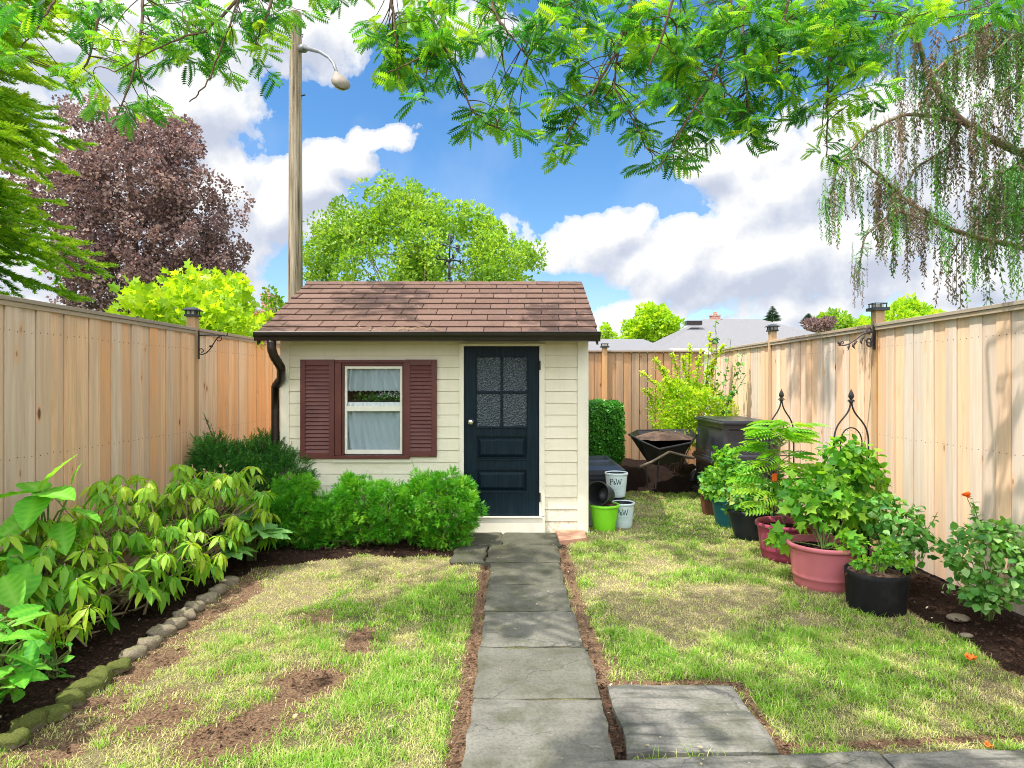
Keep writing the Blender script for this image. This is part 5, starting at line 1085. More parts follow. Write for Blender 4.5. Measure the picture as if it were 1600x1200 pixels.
a_ = W(404, 460, 22); b_ = W(418, 460, 22); mb = MB(); mb.box(a_[0], b_[0], 22.2, 22.9, 2.4, a_[2] - .03); mb.box(a_[0] - .03, b_[0] + .03, 22.17, 22.93, a_[2] - .0295, a_[2] + .06); mb.tube([((a_[0] + b_[0]) / 2 - .04, 22.5, a_[2] + .05), ((a_[0] + b_[0]) / 2 - .04, 22.5, a_[2] + .26)], .09, 10); mb.build('chimney', M['brick'], ro)

# ================================================================== VEGETATION
def stems(mb, base, tips, r=.006, tone=.5, sag=.0, seg=5, bend=.12):
    for p in tips:
        b = np.array(base) + np.append(rng.normal(0, .02, 2), 0); p = np.array(p); L = np.linalg.norm(p - b); m = (b + p) / 2 + rng.normal(0, bend * L, 3) * [1, 1, .2] + [0, 0, sag]
        mb.tube(bez(b, b * .6 + m * .4 + [0, 0, L * .12], m * .5 + p * .5, p, 8), np.linspace(r, r * .35, 8), seg)
def plant_root(name, x, y, label, cat, group=None, z=0): return empty(name, (x, y, z), label, cat, group)

# ---- clipped and bushy shrubs
T_FAN = t_spray(6, .55, .075, .12, .25); T_SMALL = t_rhomb(.30, .12); T_NEED = t_needles(18, .30, .035)
def cypress_shrub(label, blobs, n, cr=.075):
    B = np.array(blobs); root = plant_root('cypress_shrub', B[:, 0].mean(), B[:, 1].mean(), label, 'shrub', 'low cypress shrubs in front of the shed'); mb = MB()
    C = clumpy(mb, blobs, int(n * .62), cr * .70, 58, T_FAN, .040, low=-.9, upbias=.1, inner=.30, spread=.8, tj=.22, lump=.30)
    k = rng.choice(len(C), 26); P = C[k] + unit(C[k] - B[:, :3].mean(0)) * .05; D = unit(C[k] - B[:, :3].mean(0) + rdir(26) * .2 + [0, 0, .2]); [place(mb, T_FAN, P + D * q, frames(unit(D + rdir(26) * .5)), .045, .5 + .5 * rands(26)) for q in (.0, .03, .06)]
    mb.build('foliage', M['cypress'], root); mb = MB(); stems(mb, (B[:, 0].mean(), B[:, 1].mean(), 0), C[rng.choice(len(C), 30)], .014); mb.build('stem', M['twig'], root)
    return root
def bumps(lst): return [(*W(px, py, 6.42 + (rng.random() - .5) * .12), r / 156, r / 156 * 1.15, r / 156 * .95) for px, py, r in lst] + [(*W(px, py + 8, 6.58), r / 165, r / 165, r / 165) for px, py, r in lst if r > 25]
cypress_shrub('rightmost bright green cypress shrub overlapping the dark door', bumps([(690, 778, 34), (715, 795, 26), (662, 772, 26), (648, 802, 26), (700, 822, 30), (668, 832, 22), (718, 768, 20), (640, 780, 18), (690, 840, 18), (716, 818, 20)]), 560)
cypress_shrub('middle yellowish green cypress shrub below the shed window', bumps([(560, 776, 27), (602, 790, 27), (530, 803, 28), (611, 766, 17), (575, 818, 28), (545, 765, 16), (512, 795, 20), (628, 806, 20), (535, 832, 18), (600, 830, 20), (590, 768, 14)]), 520)
cypress_shrub('leftmost cypress shrub at the shed corner below the downspout', bumps([(452, 788, 30), (485, 802, 24), (434, 800, 20), (458, 826, 26), (486, 832, 20), (470, 766, 17), (445, 765, 14), (432, 828, 18)]), 420)
root = plant_root('yew_shrub', -2.95, 7.05, 'dark green yew bush between left fence and shed corner', 'shrub'); mb = MB()
C = clumpy(mb, [(-2.75, 7.0, .52, .42, .35, .42), (-3.0, 6.7, .55, .22, .28, .36), (-2.55, 6.95, .60, .30, .26, .26), (-3.08, 6.55, .80, .13, .16, .22), (-2.6, 6.9, .25, .35, .3, .28)], 380, .09, 26, T_NEED, .085, low=-.5, upbias=.4, inner=.3, spread=.5)
tips = [(-3.12, 6.45, 1.32), (-3.02, 6.6, 1.10), (-2.5, 6.9, 1.02), (-2.86, 6.6, 1.04), (-3.2, 6.4, .95), (-2.45, 6.9, .98), (-2.66, 6.8, 1.06)]
for p in tips:
    n = 26; t_ = rands(n)[:, None]; P = np.array([-2.9, 6.8, .5]) * (1 - t_) + np.array(p) * t_; P = P[t_[:, 0] > .45]; place(mb, T_NEED, P, frames(unit(np.tile(np.array(p) - [-2.9, 6.8, .5], (len(P), 1)) + rdir(len(P)) * .6)), .06, rands(len(P)))
mb.build('foliage', M['yew'], root); mb = MB(); stems(mb, (-2.85, 6.95, 0), list(C[rng.choice(len(C), 16)]) + tips, .012, bend=.05); mb.build('stem', M['twig'], root)
root = plant_root('boxwood_hedge', 1.25, 9.95, 'clipped block shaped green boxwood hedge behind the storage box', 'hedge'); mb = MB(); n = 34000
q = rng.random((n, 3)) * 2 - 1; ax3 = rng.integers(0, 3, n); q[np.arange(n), ax3] = np.sign(rng.random(n) - .5); q = np.sign(q) * np.abs(q) ** .92; pn = q / (np.abs(q) ** 6).sum(1)[:, None] ** (1 / 6.)
pn = pn * (1 - .10 * rands(n)[:, None] + .03 * np.sin(q[:, :1] * 9) * np.sin(q[:, 2:] * 8)); n = len(pn) * 1; lay = np.array([1, .97, .90, .82])[rng.integers(0, 4, n)][:, None]; P = np.array([1.22, 10.0, .86]) + pn * [.46, .45, .50] * lay; place(mb, t_leaf(.36, .2, .1), P, frames(unit(pn * .5 + rdir(n) + [0, 0, .2]), up=unit(pn + rdir(n) * .5)), .028 + .02 * rands(n), np.clip(rands(n) * .8 + .2 * (np.sin(q[:, 0] * 8) * .5 + .5), 0, 1))
mb.build('foliage', M['boxwood'], root); mb = MB(); stems(mb, (1.3, 9.95, 0), [(1.1, 9.8, .7), (1.4, 9.9, .7), (1.6, 9.8, .6), (1.3, 10.2, .8)], .03); mb.build('stem', M['bark'], root)

# ---- rhododendron: drooping whorls on bare branches
root = plant_root('rhododendron', -2.85, 4.9, 'rhododendron with drooping yellow green leaves along the left fence', 'shrub'); mb = MB(); st = MB()
blobs = [(-2.70, 5.55, .55, .45, .65, .34), (-2.95, 4.75, .60, .35, .60, .42), (-2.62, 5.95, .45, .40, .45, .34), (-2.85, 4.25, .38, .38, .40, .40), (-2.65, 4.8, .40, .30, .4, .25), (-2.5, 5.3, .35, .25, .35, .22), (-2.55, 5.05, .30, .28, .35, .18), (-2.65, 4.35, .30, .26, .3, .2), (-2.75, 3.85, .34, .28, .3, .26), (-2.95, 4.0, .62, .25, .3, .22)]
C, N = shell_points(blobs, 360, .5, -.6, .22); T_RH = t_leaf(.16, .10, .30)
for k, (c, nn_) in enumerate(zip(C, N)):
    if c[2] < .14: continue
    m = rng.integers(6, 10); a_ = np.arange(m) / m * 2 * math.pi + rng.random() * 6; tilt = unit(nn_ * .5 + [0, 0, .8] + rng.normal(0, .25, 3)); u = unit(np.cross(tilt, [1, .2, 0])); v = np.cross(tilt, u); dr = .35 + .75 * rng.random()
    D = unit(np.cos(a_)[:, None] * u + np.sin(a_)[:, None] * v + np.array([0, 0, -dr]) + rng.normal(0, .12, (m, 3))); tn = rng.random()
    place(mb, T_RH, np.tile(c, (m, 1)) + D * .012, frames(D, roll=rng.normal(0, .3, m)), .095 + .06 * rands(m), np.clip(tn * .6 + .25 + rng.normal(0, .14, m), 0, 1))
    b = c - nn_ * (.18 + .25 * rng.random()) - [0, 0, .12]; b[2] = max(b[2], .04); st.tube(bez(b, b + nn_ * .05, c - tilt * .08, c, 6), [.006, .006, .005, .005, .004, .004], 5)
mb.build('leaves', M['rhodo'], root)
for b in [(-2.9, 5.4, 0), (-2.9, 4.7, 0), (-2.95, 4.25, 0)]: stems(st, b, [C[i] - N[i] * .15 for i in rng.choice(len(C), 16)], .013, bend=.16)
for a, b, m_ in [((60, 1000, 3.9), (262, 930, 5.0), (190, 985, 4.3)), ((150, 965, 4.3), (258, 925, 5.0), (215, 955, 4.6)), ((105, 900, 4.4), (170, 935, 4.5), (135, 915, 4.5)), ((225, 960, 4.5), (245, 890, 4.9), (235, 925, 4.7))]:
    a, b, m_ = W(*a), W(*b), W(*m_); st.tube(bez(a, m_, m_, b, 14), .010, 6)
st.build('branch', M['pale_stem'], root, smooth=True)
# dried, withered leaves hanging among them
mb = MB(); p = W(193, 850, 4.7); D = unit(np.array([[.1, 0, -1], [-.1, .05, -1], [.02, -.05, -1]])); place(mb, t_leaf(.14, .3, .1), np.tile(p, (3, 1)), frames(D), .10, np.array([.2, .6, .9])); mb.build('withered_leaves', M['orange_leaf'], root)
# dried flower spikes behind it
root = plant_root('dried_flower_spikes', -2.7, 6.1, 'four dry pale seed spikes standing above the rhododendron', 'plant'); mb = MB()
for a, b in (((318, 745), (300, 725)), ((322, 765), (320, 733)), ((326, 765), (336, 733)), ((340, 768), (349, 731))):
    p0, p1 = W(a[0], a[1] + 20, 6.1), W(*b, 6.0); p0[2] -= .25; mb.tube(bez(p0, p0 * .5 + p1 * .5, p0 * .3 + p1 * .7, p1, 8), .0035, 5); n = 16; t_ = .45 + .55 * rands(n)[:, None]; P = p0 * (1 - t_) + p1 * t_ + rng.normal(0, .008, (n, 3)); place(mb, t_rhomb(.45, -.2), P, frames(rdir(n)), .034, rands(n))
mb.build('spike', M['dry_flower'], root)
# ---- big leaved plant by the fence, hosta, corner plant
def broad_plant(name, label, base, leaves, m, w=.42, cat='plant', stem='green_stem', fold=.15, droop=.2):
    root = plant_root(name, base[0], base[1], label, cat); mb = MB(); st = MB()
    for p, d, L, tn in leaves:
        p = np.array(p, float); d = unit(np.array(d, float)); place(mb, big_leaf(w, fold, droop), p[None], frames(d[None], roll=np.array([rng.normal(0, .35)])), L, np.array([tn * .8]), VEIN)
        b = np.array([base[0] + rng.normal(0, .02), base[1] + rng.normal(0, .02), 0.0]); st.tube(bez(b, b + [0, 0, p[2] * .6], p - d * .1 + [0, 0, .0], p, 8), .006, 5)
    mb.build('leaves', M[m], root, smooth=True); st.build('stem', M[stem], root); return root
VEIN = np.array([(.30 if j == 2 else (.16 if (i + abs(j - 2)) % 3 == 0 else -.05)) for i in range(22) for j in range(5)])
def big_leaf(w, fold, droop, n=21):
    V = []; F = []
    for i in range(n + 1):
        y = i / n; ww = w * (math.sin(math.pi * min(1, y ** .8)) ** .8) * (1 - .15 * y) if 0 < i < n else .004
        for j in (-1, -.5, 0, .5, 1): V.append((j * ww, y, fold * ww * abs(j) * (1.2 if abs(j) == 1 else .9) - droop * y * y + .012 * math.sin(y * 38 + abs(j) * 3) * abs(j)))
    for i in range(n):
        for j in range(4): a_ = i * 5 + j; F += [(a_, a_ + 1, a_ + 6), (a_, a_ + 6, a_ + 5)]
    return np.array(V), np.array(F)
L_ = []
for (px, py, Y, dx, dy, dz, ln, tn) in [(62, 768, 3.95, -1, -.4, -.05, .34, .35), (62, 768, 3.95, .45, .1, .75, .26, .9), (62, 770, 3.95, .8, -.4, .12, .30, .6), (62, 772, 3.95, -.6, .5, .25, .28, .5), (62, 772, 3.95, .3, -.8, -.3, .28, .3), (100, 795, 4.0, .9, -.2, -.05, .26, .55),
                                        (112, 760, 4.05, .1, .1, .8, .14, .8), (60, 800, 3.9, -.5, -.6, -.4, .22, .6), (20, 835, 3.8, -.9, -.2, .0, .26, .2), (35, 850, 3.8, .5, -.5, -.5, .28, .15), (95, 815, 4.0, .5, -.6, -.5, .22, .7), (30, 820, 3.9, -.7, -.4, -.6, .24, .4),
                                        (130, 865, 4.2, .95, -.2, -.05, .24, .5), (118, 862, 4.1, -.5, -.5, .1, .2, .7), (205, 835, 4.7, -.3, -.5, -.5, .2, .2), (215, 840, 4.7, .5, -.5, -.4, .2, .3), (15, 870, 3.6, -.6, -.6, -.3, .28, .2), (45, 880, 3.7, .3, -.7, -.5, .26, .35), (5, 900, 3.5, .6, -.5, -.3, .24, .5)]:
    L_.append((W(px, py, Y), (dx, dy, dz), ln * 1.15, .35 + .65 * tn))
broad_plant('hydrangea', 'large leaved bright green hydrangea at the left frame edge', (-3.0, 4.0), L_, 'broad', .30)
L_ = [(W(402 + rng.normal(0, 10), 828 + 8 * rng.random(), 5.7), (math.cos(a_), math.sin(a_), .25 * rng.random() - .05), .24 + .08 * rng.random(), rng.random()) for a_ in np.linspace(0, 6.28, 20)] + [(W(385, 815, 5.8), (math.cos(a_), math.sin(a_), .5), .22, rng.random()) for a_ in np.linspace(0, 6, 9)]
L_ += [(W(360, 860, 5.4), (math.cos(a_) , math.sin(a_), .02), .22, rng.random()) for a_ in np.linspace(-2, 1, 6)]
broad_plant('hosta', 'green hosta with broad spreading leaves left of the cypress shrubs', (-2.40, 5.85), L_, 'hosta', .27)
L_ = []
for k in range(64):
    p = W(rng.uniform(-60, 50), rng.uniform(960, 1075), rng.uniform(2.9, 3.3)); L_.append((p, (rng.normal(.45, .7), rng.normal(-.3, .6), rng.uniform(-.4, .5)), .10 + .08 * rng.random(), rng.random()))
broad_plant('leafy_plant', 'pale green leafy plant at the bottom left corner', (-2.55, 3.1), L_, 'broad', .26)
L_ = []
for k in range(26): p = W(rng.uniform(60, 110), rng.uniform(1000, 1060), rng.uniform(3.5, 3.7)); L_.append((p, rdir(1)[0] + [0, 0, .5], .035 + .03 * rng.random(), rng.random() * .6))
broad_plant('seedling', 'small round leaved seedling in the dark mulch by the edging stones', (W(85, 1040, 3.6)[0], 3.6), L_, 'broad', .35)
# fallen wire and string supports
mb = MB()
mb.tube(bez(W(0, 912, 4.2), W(80, 905, 4.3), W(110, 893, 4.4), W(142, 889, 4.5), 16), .003, 5); mb.build('garden_wire', M['steel'], label='thin bent wire lying through the rhododendron', cat='wire')

# ---- corner shrub (lime green), with long arching shoots
root = plant_root('corner_shrub', 2.45, 10.4, 'lime green feathery shrub in the back corner behind the wheelbarrow', 'shrub'); mb = MB(); st = MB()
K = lambda px, py, Y=10.3: W(px, py, Y)
clumpy(mb, [(*K(1075, 655), .50, .40, .36), (*K(1066, 628), .42, .4, .30), (*K(1105, 645), .30, .4, .38), (*K(1070, 678, 10.0), .35, .25, .2)], 300, .11, 26, t_leaf(.22, .1, .2), .055, low=-.7, inner=.5, spread=.8, lump=.2)
for sx, sy, ex, ey in [(1060, 650, 1002, 582), (1065, 640, 1022, 560), (1070, 640, 1050, 550), (1075, 630, 1078, 540), (1085, 630, 1095, 552), (1060, 630, 1032, 575), (1095, 640, 1118, 560), (1090, 640, 1130, 540), (1100, 650, 1110, 520), (1055, 660, 1005, 610), (1080, 640, 1066, 560), (1070, 650, 1040, 590)]:
    a, b = K(sx, sy, 10.4), K(ex, ey, 10.0 + .5 * rng.random()); st.tube(bez(a, a * .7 + b * .3 + [0, 0, .1], a * .3 + b * .7 + [0, 0, .08], b, 8), .005, 5); n = 130; t_ = rands(n)[:, None] ** .8; P = a * (1 - t_) + b * t_ + [0, 0, .08] * (t_ * (1 - t_) * 3) + rng.normal(0, .045, (n, 3)) * (1.2 - t_)
    place(mb, t_leaf(.26, .1, .2), P, frames(unit(np.tile(b - a, (n, 1)) * .6 + rdir(n) * .8)), .05 + .04 * rands(n), np.clip(.5 + .5 * t_[:, 0] * rands(n), 0, 1))
mb.build('foliage', M['kerria'], root); stems(st, (2.6, 10.3, 0), [K(1060 + 50 * rng.random(), 640, 10.3) for _ in range(10)], .012); st.build('stem', M['twig'], root)
root = plant_root('climbing_vine', 3.4, 9.4, 'thin climbing vine shoots against the right fence behind the bin', 'vine'); mb = MB(); st = MB()
for a, b, c in [((1120, 640), (1135, 590), (1142, 530)), ((1130, 650), (1150, 600), (1160, 556)), ((1125, 640), (1146, 620), (1166, 585)), ((1115, 620), (1120, 560), (1118, 505)), ((1135, 650), (1138, 620), (1150, 575))]:
    a, b, c = (W(*q, 9.5) for q in (a, b, c)); pts = bez(a, b, b, c, 14); st.tube(pts, .0035, 5); n = 34; i = rng.integers(0, 14, n); P = pts[i] + rng.normal(0, .02, (n, 3)); place(mb, t_leaf(.36, .1, .2), P, frames(rdir(n)), .055 + .03 * rands(n), rands(n))
mb.build('leaves', M['roseleaf'], root); stems(st, (3.4, 9.9, 0), [W(1120, 640, 9.5), W(1130, 650, 9.5)], .007); st.build('stem', M['twig'], root)

# ---- plants in pots
def pot_plant(name, label, base, blobs, n, tmpl, size, m, nst=8, cat='potted plant', low=-.6, stemr=.005, inner=.7, mat2='green_stem', spread=.8, group=None, up=.3):
    root = empty(name, base, label, cat, group); mb = MB(); P, N = shell_points(blobs, n, inner, low, .2); n = len(P); D = unit(N * .6 + rdir(n) * spread + [0, 0, up * .3 - .1])
    place(mb, tmpl, P, frames(D, up=unit(N + [0, 0, .6] + rdir(n) * .4)), size * (.6 + .8 * rands(n)), np.clip(.5 + (rands(n) - .5) * .9, 0, 1)); mb.build('leaves', M[m], root)
    st = MB(); stems(st, base, [P[i] for i in rng.choice(n, nst)], stemr); st.build('stem', M[mat2], root); return root, P
LB = lambda px, py, Y, rx, ry, rz: (*W(px, py, Y), rx, ry, rz)
pot_plant('potted_herb', 'small yellow green sprigs growing in the black fabric pot', (2.64, 4.66, .25), [LB(1380, 872, 4.7, .10, .08, .07), LB(1395, 855, 4.7, .06, .06, .08), LB(1345, 880, 4.6, .06, .05, .04), LB(1413, 885, 4.6, .04, .05, .05)], 300, t_leaf(.3, .1, .2), .04, 'potleaf', 16)
pot_plant('potted_vine', 'leafy bright green plant spilling from the dusty pink pot', (2.52, 5.20, .29), [LB(1275, 800, 5.3, .22, .18, .20), LB(1315, 790, 5.2, .15, .15, .18), LB(1250, 770, 5.5, .16, .15, .14), LB(1325, 850, 5.0, .10, .10, .08), LB(1215, 845, 5.35, .09, .08, .08), LB(1300, 760, 5.4, .16, .14, .14)], 420, t_lobed(.5), .085, 'potleaf', 22, low=-.8, inner=.8)
pot_plant('climbing_vine', 'dense green vine climbing the metal trellis behind the pink pot', (2.95, 5.6, 0), [LB(1322, 720, 5.5, .24, .16, .18), LB(1340, 760, 5.6, .22, .16, .22), LB(1345, 800, 5.7, .26, .16, .16), LB(1300, 735, 5.5, .12, .12, .14), LB(1360, 775, 5.6, .12, .12, .28), LB(1310, 780, 5.6, .14, .1, .2), LB(1335, 830, 5.7, .22, .12, .16)], 1500, t_leaf(.40, .15, .25), .068, 'potleaf', 24, cat='vine', inner=.9, low=-.9)
pot_plant('potted_shrub', 'leafy green shrub growing in the teal pot', (2.50, 7.36, .28), [LB(1140, 745, 7.3, .26, .2, .22), LB(1125, 765, 7.3, .2, .18, .14), LB(1165, 760, 7.2, .18, .16, .16), LB(1135, 715, 7.4, .14, .14, .14)], 900, t_leaf(.36, .12, .2), .06, 'potleaf', 18, inner=.9)
pot_plant('potted_shrub', 'low mint green leafy plant with orange tips in the navy pot', (2.52, 6.78, .27), [LB(1175, 785, 6.7, .27, .2, .13), LB(1150, 778, 6.7, .12, .12, .12), LB(1190, 765, 6.7, .14, .12, .10)], 700, t_leaf(.36, .12, .2), .055, 'mintleaf', 16, inner=.8)
pot_plant('potted_herb', 'pale round leaved greenery rising from the small brown pot', (2.50, 7.98, .26), [LB(1112, 750, 7.9, .14, .13, .13), LB(1108, 768, 7.85, .10, .1, .08)], 300, t_leaf(.42, .12, .2), .055, 'mintleaf', 8, inner=.8)
# young feathery tree in the crimson pot
root = empty('potted_sapling', (2.55, 6.02, .27), 'young tree with feathery leaves in the crimson pot', 'potted tree'); st = MB(); tp = [np.array([2.55, 6.02, .27]), W(1222, 790, 6.0), W(1215, 750, 6.0), W(1218, 700, 6.0), W(1225, 668, 6.0)]
st.tube(tp, [.016, .014, .012, .009, .006], 8); st.build('trunk', M['pale_stem'], root, smooth=True); mb = MB(); st = MB(); T_P8 = t_pinnate(8, .34, .22, .45)
tips = []
for k in range(84):
    f = .42 + .58 * rng.random() if k < 72 else .1 + .3 * rng.random(); i = min(3, int(f * 4)); b = tp[i] * (1 - (f * 4 - i)) + tp[i + 1] * (f * 4 - i); a_ = k * 2.4; d = unit(np.array([math.cos(a_), math.sin(a_), .35 + .5 * rng.random()])); e = b + d * (.05 + .16 * rng.random() * (1.2 - f) + .04); st.tube([b, e], .003, 4)
    place(mb, T_P8, e[None], frames(unit(d + [0, 0, -.25])[None], roll=rng.normal(0, .35, 1)), .17 + .09 * rng.random(), np.array([.35 + .6 * rng.random()]))
for k in range(22):
    p = W(1205 + 60 * rng.random(), 735 + 50 * rng.random(), 5.9); d = unit(rdir(1)[0] + [.2, -.2, .1]); place(mb, t_lobed(.5), p[None], frames(d[None]), .08 + .05 * rng.random(), np.array([rng.random() * .6])); st.tube([tp[1] * .5 + tp[2] * .5, p], .0025, 4)
mb.build('leaves', M['potleaf'], root); st.build('leaf_stalk', M['green_stem'], root)
mb = MB(); p = W(1210, 746, 5.88); mb.box(p[0] - .022, p[0] + .022, p[1] - .003, p[1] + .003, p[2] - .035, p[2] + .035); mb.tube([p + [0, .0, .035], tp[2] + [0, 0, .06]], .002, 4); mb.build('plant_tag', M['orange_tag'], label='orange tag tied to the young tree in the crimson pot', cat='tag')
# roses by the fence
def rose(label, base, blobs, n, flowers, shoots, size=.05):
    root, P = pot_plant('rose_bush', label, base, blobs, n, t_leaf(.42, .15, .2), size, 'roseleaf', 20, cat='rose bush', inner=.8, low=-.9, group='rose bushes along the right fence'); mb = MB(); lv = MB()
    for pts in shoots:
        pts = np.array([W(*q) for q in pts]); c = bez(pts[0], pts[1], pts[1], pts[2], 14); mb.tube(c, np.linspace(.005, .002, 14), 5); i = rng.integers(4, 14, 12); place(lv, t_leaf(.42, .15, .2), c[i], frames(rdir(12)), .045, rands(12))
    if shoots: mb.build('shoot', M['green_stem'], root); lv.build('shoot_leaves', M['roseleaf'], root)
    for px, py, Y, s in flowers:
        fl = MB(); p = W(px, py, Y); n_ = 26; D = unit(rdir(n_) * [1, 1, .7] + [0, -.2, .35]); place(fl, t_leaf(.5, .4, -.4), np.tile(p, (n_, 1)), frames(D), s * (.6 + .4 * rands(n_)), rands(n_)); fl.build('flower', M['orange_petal'], root)
rose('rose bush with an orange bloom at the right frame edge', (3.3, 4.45, 0), [LB(1540, 880, 4.35, .24, .2, .22), LB(1560, 850, 4.4, .2, .18, .16), LB(1520, 860, 4.35, .18, .16, .14), LB(1570, 900, 4.3, .2, .18, .16), LB(1535, 930, 4.3, .14, .12, .08)], 800,
     [(1510, 775, 4.4, .035), (1578, 845, 4.35, .022)], [((1540, 860, 4.4), (1530, 820, 4.4), (1511, 778, 4.4)), ((1540, 860, 4.4), (1525, 800, 4.4), (1520, 782, 4.42)), ((1520, 880, 4.35), (1480, 860, 4.35), (1445, 822, 4.5)), ((1530, 870, 4.3), (1500, 880, 4.3), (1470, 878, 4.3))])
rose('dark leaved rose bush behind the black fabric pot', (3.1, 5.15, 0), [LB(1395, 820, 5.1, .22, .18, .2), LB(1375, 800, 5.15, .14, .13, .14), LB(1420, 845, 5.0, .16, .14, .16), LB(1400, 870, 5.0, .16, .14, .12)], 650, [], [((1400, 850, 5.1), (1410, 800, 5.1), (1440, 790, 5.0)), ((1400, 850, 5.1), (1450, 830, 5.0), (1465, 800, 4.9))], .055)

# ---- trees beyond the fences
def tree(name, label, base, top, limbs, blobs, n, cr, per, tmpl, size, m, tr=.15, group=None, bark='bark', low=-1.0, inner=.5, spread=.9, upb=.2, lump=.2):
    root = empty(name, (base[0], base[1], 0), label, 'tree', group); mb = MB(); C = clumpy(mb, blobs, n, cr, per, tmpl, size, low=low, inner=inner, spread=spread, upbias=upb, lump=lump); mb.build('crown', M[m], root)
    st = MB(); top = np.array(top); b = np.array([base[0], base[1], -.1]); st.tube(bez(b, b * .6 + top * .4, b * .3 + top * .7, top, 10), np.linspace(tr, tr * .35, 10), 10)
    for i in rng.choice(len(C), min(limbs, len(C)), replace=False):
        f = .25 + .6 * rng.random(); s = b * (1 - f) + top * f; e = C[i]; st.tube(bez(s, s * .7 + e * .3 + [0, 0, .1], s * .3 + e * .7 + [0, 0, .15], e, 8), np.linspace(tr * .32, tr * .05, 8), 6)
    st.build('trunk', M[bark], root, smooth=True); return root
tree('small_leaved_tree', 'rounded yellow green tree rising behind the shed roof', (W(655, 500, 16)[0], 16), W(655, 340, 16), 34,
     [LB(650, 420, 16, 1.9, 1.5, 1.25), LB(580, 425, 16, 1.2, 1.3, 1.1), LB(740, 420, 16, 1.1, 1.3, 1.0), LB(625, 355, 16, .85, 1.0, .75), LB(535, 440, 16, .65, 1, .6), LB(780, 440, 16, .5, 1, .5), LB(705, 370, 16, .9, .8, .75), LB(560, 375, 16, .6, .6, .6), LB(818, 405, 16.4, .40, .5, .22), LB(760, 365, 16, .5, .5, .4), LB(640, 310, 16, .35, .4, .4), LB(520, 400, 16, .35, .4, .35)],
     800, .26, 50, t_rhomb(.30, .15), .090, 'lime_leaf', .09, lump=.42, inner=.7, bark='pale_stem')
tree('copper_maple', 'copper purple leaved maple beyond the left fence', (W(230, 500, 15)[0], 15), W(200, 230, 15), 40,
     [LB(240, 330, 15, 1.45, 1.2, 1.5), LB(200, 250, 15, 1.05, 1.0, 1.1), LB(300, 400, 15, .95, 1.0, 1.0), LB(180, 400, 15, 1.4, 1.2, 1.3), LB(150, 195, 15, .32, .5, .42), LB(260, 220, 15, .45, .6, .5), LB(305, 345, 15, .5, .6, .4), LB(235, 450, 15, 1.5, 1.2, .8), LB(125, 320, 15, .9, 1, 1.2), LB(335, 435, 15, .5, .5, .4)],
     760, .27, 84, t_leaf(.42, .1, .2), .062, 'copper', .16, lump=.38)
root_l = [LB(312, 484, 8.6, .55, .5, .30), LB(265, 494, 8.0, .50, .5, .24), LB(355, 475, 9.2, .26, .5, .26), LB(345, 450, 9.0, .28, .35, .14), LB(300, 455, 8.6, .3, .35, .18), LB(230, 505, 7.5, .30, .4, .16), LB(385, 510, 8.8, .24, .4, .12), LB(335, 514, 8.3, .5, .4, .25), LB(418, 512, 9.5, .16, .2, .10)]
tree('yellow_green_maple', 'yellow green leafed young maple leaning over the left fence', (-4.3, 8.8), (-4.2, 8.8, 2.6), 30, root_l, 250, .14, 9, t_lobed(.5), .11, 'yellow_leaf', .05, lump=.2, inner=.6)
tree('orange_leaf_shrub', 'small orange tinged shrub just left of the shed roof edge', (W(395, 520, 9.4)[0] - .0, 9.4), W(393, 505, 9.4), 6, [LB(393, 512, 9.4, .16, .2, .12), LB(388, 500, 9.3, .08, .1, .09)], 22, .07, 10, t_leaf(.3), .075, 'orange_leaf', .02)
tree('round_tree', 'small rounded green tree beyond the far grey roofs', (W(1020, 520, 44)[0], 44), W(1020, 500, 44), 12, [LB(1022, 505, 44, 1.25, 1.2, .85), LB(1000, 520, 44, 1.0, 1, .7), LB(1040, 512, 44, .7, 1, .7), LB(1015, 490, 44, .6, .6, .4)], 170, .32, 26, T_SMALL, .30, 'kerria', .2)
tree('far_tree', 'pale green far tree right of the bungalow roof', (W(1305, 520, 46)[0], 46), W(1305, 500, 46), 8, [LB(1300, 505, 46, .9, 1, .6), LB(1320, 512, 46, .7, 1, .5)], 80, .3, 22, T_SMALL, .3, 'lime_leaf', .15)
tree('far_tree', 'low far green tree behind the right fence left of the post', (W(1345, 520, 46)[0], 46), W(1345, 505, 46), 8, [LB(1350, 512, 46, 1.0, 1, .35), LB(1330, 516, 46, .7, 1, .35)], 80, .3, 22, T_SMALL, .3, 'kerria', .15)
tree('far_tree', 'light green rounded tree just right of the open post cap', (W(1420, 500, 30)[0], 30), W(1420, 485, 30), 8, [LB(1420, 492, 30, .8, .8, .55), LB(1400, 500, 30, .6, .8, .45), LB(1440, 500, 30, .5, .8, .45)], 120, .22, 22, T_SMALL, .2, 'kerria', .1)
tree('far_shrub', 'reddish brown far hedge beyond the bungalow roof', (W(1285, 520, 44)[0], 44), W(1285, 510, 44), 5, [LB(1280, 508, 44, 1.0, 1, .25)], 50, .2, 22, T_SMALL, .25, 'copper', .1)
tree('far_tree', 'small green tree tip left of the low roof beside shed', (W(945, 530, 40)[0], 40), W(945, 515, 40), 5, [LB(945, 520, 40, .22, .3, .4), LB(958, 527, 40, .35, .3, .2)], 40, .14, 18, T_SMALL, .18, 'kerria', .06)
tree('yellow_green_shrub', 'pale green shrub between chimney and the shed roof edge', (W(432, 520, 17)[0], 17), W(432, 480, 17), 8, [LB(428, 490, 17, .35, .4, .45), LB(415, 510, 17, .4, .4, .3)], 60, .13, 16, T_SMALL, .13, 'lime_leaf', .04)
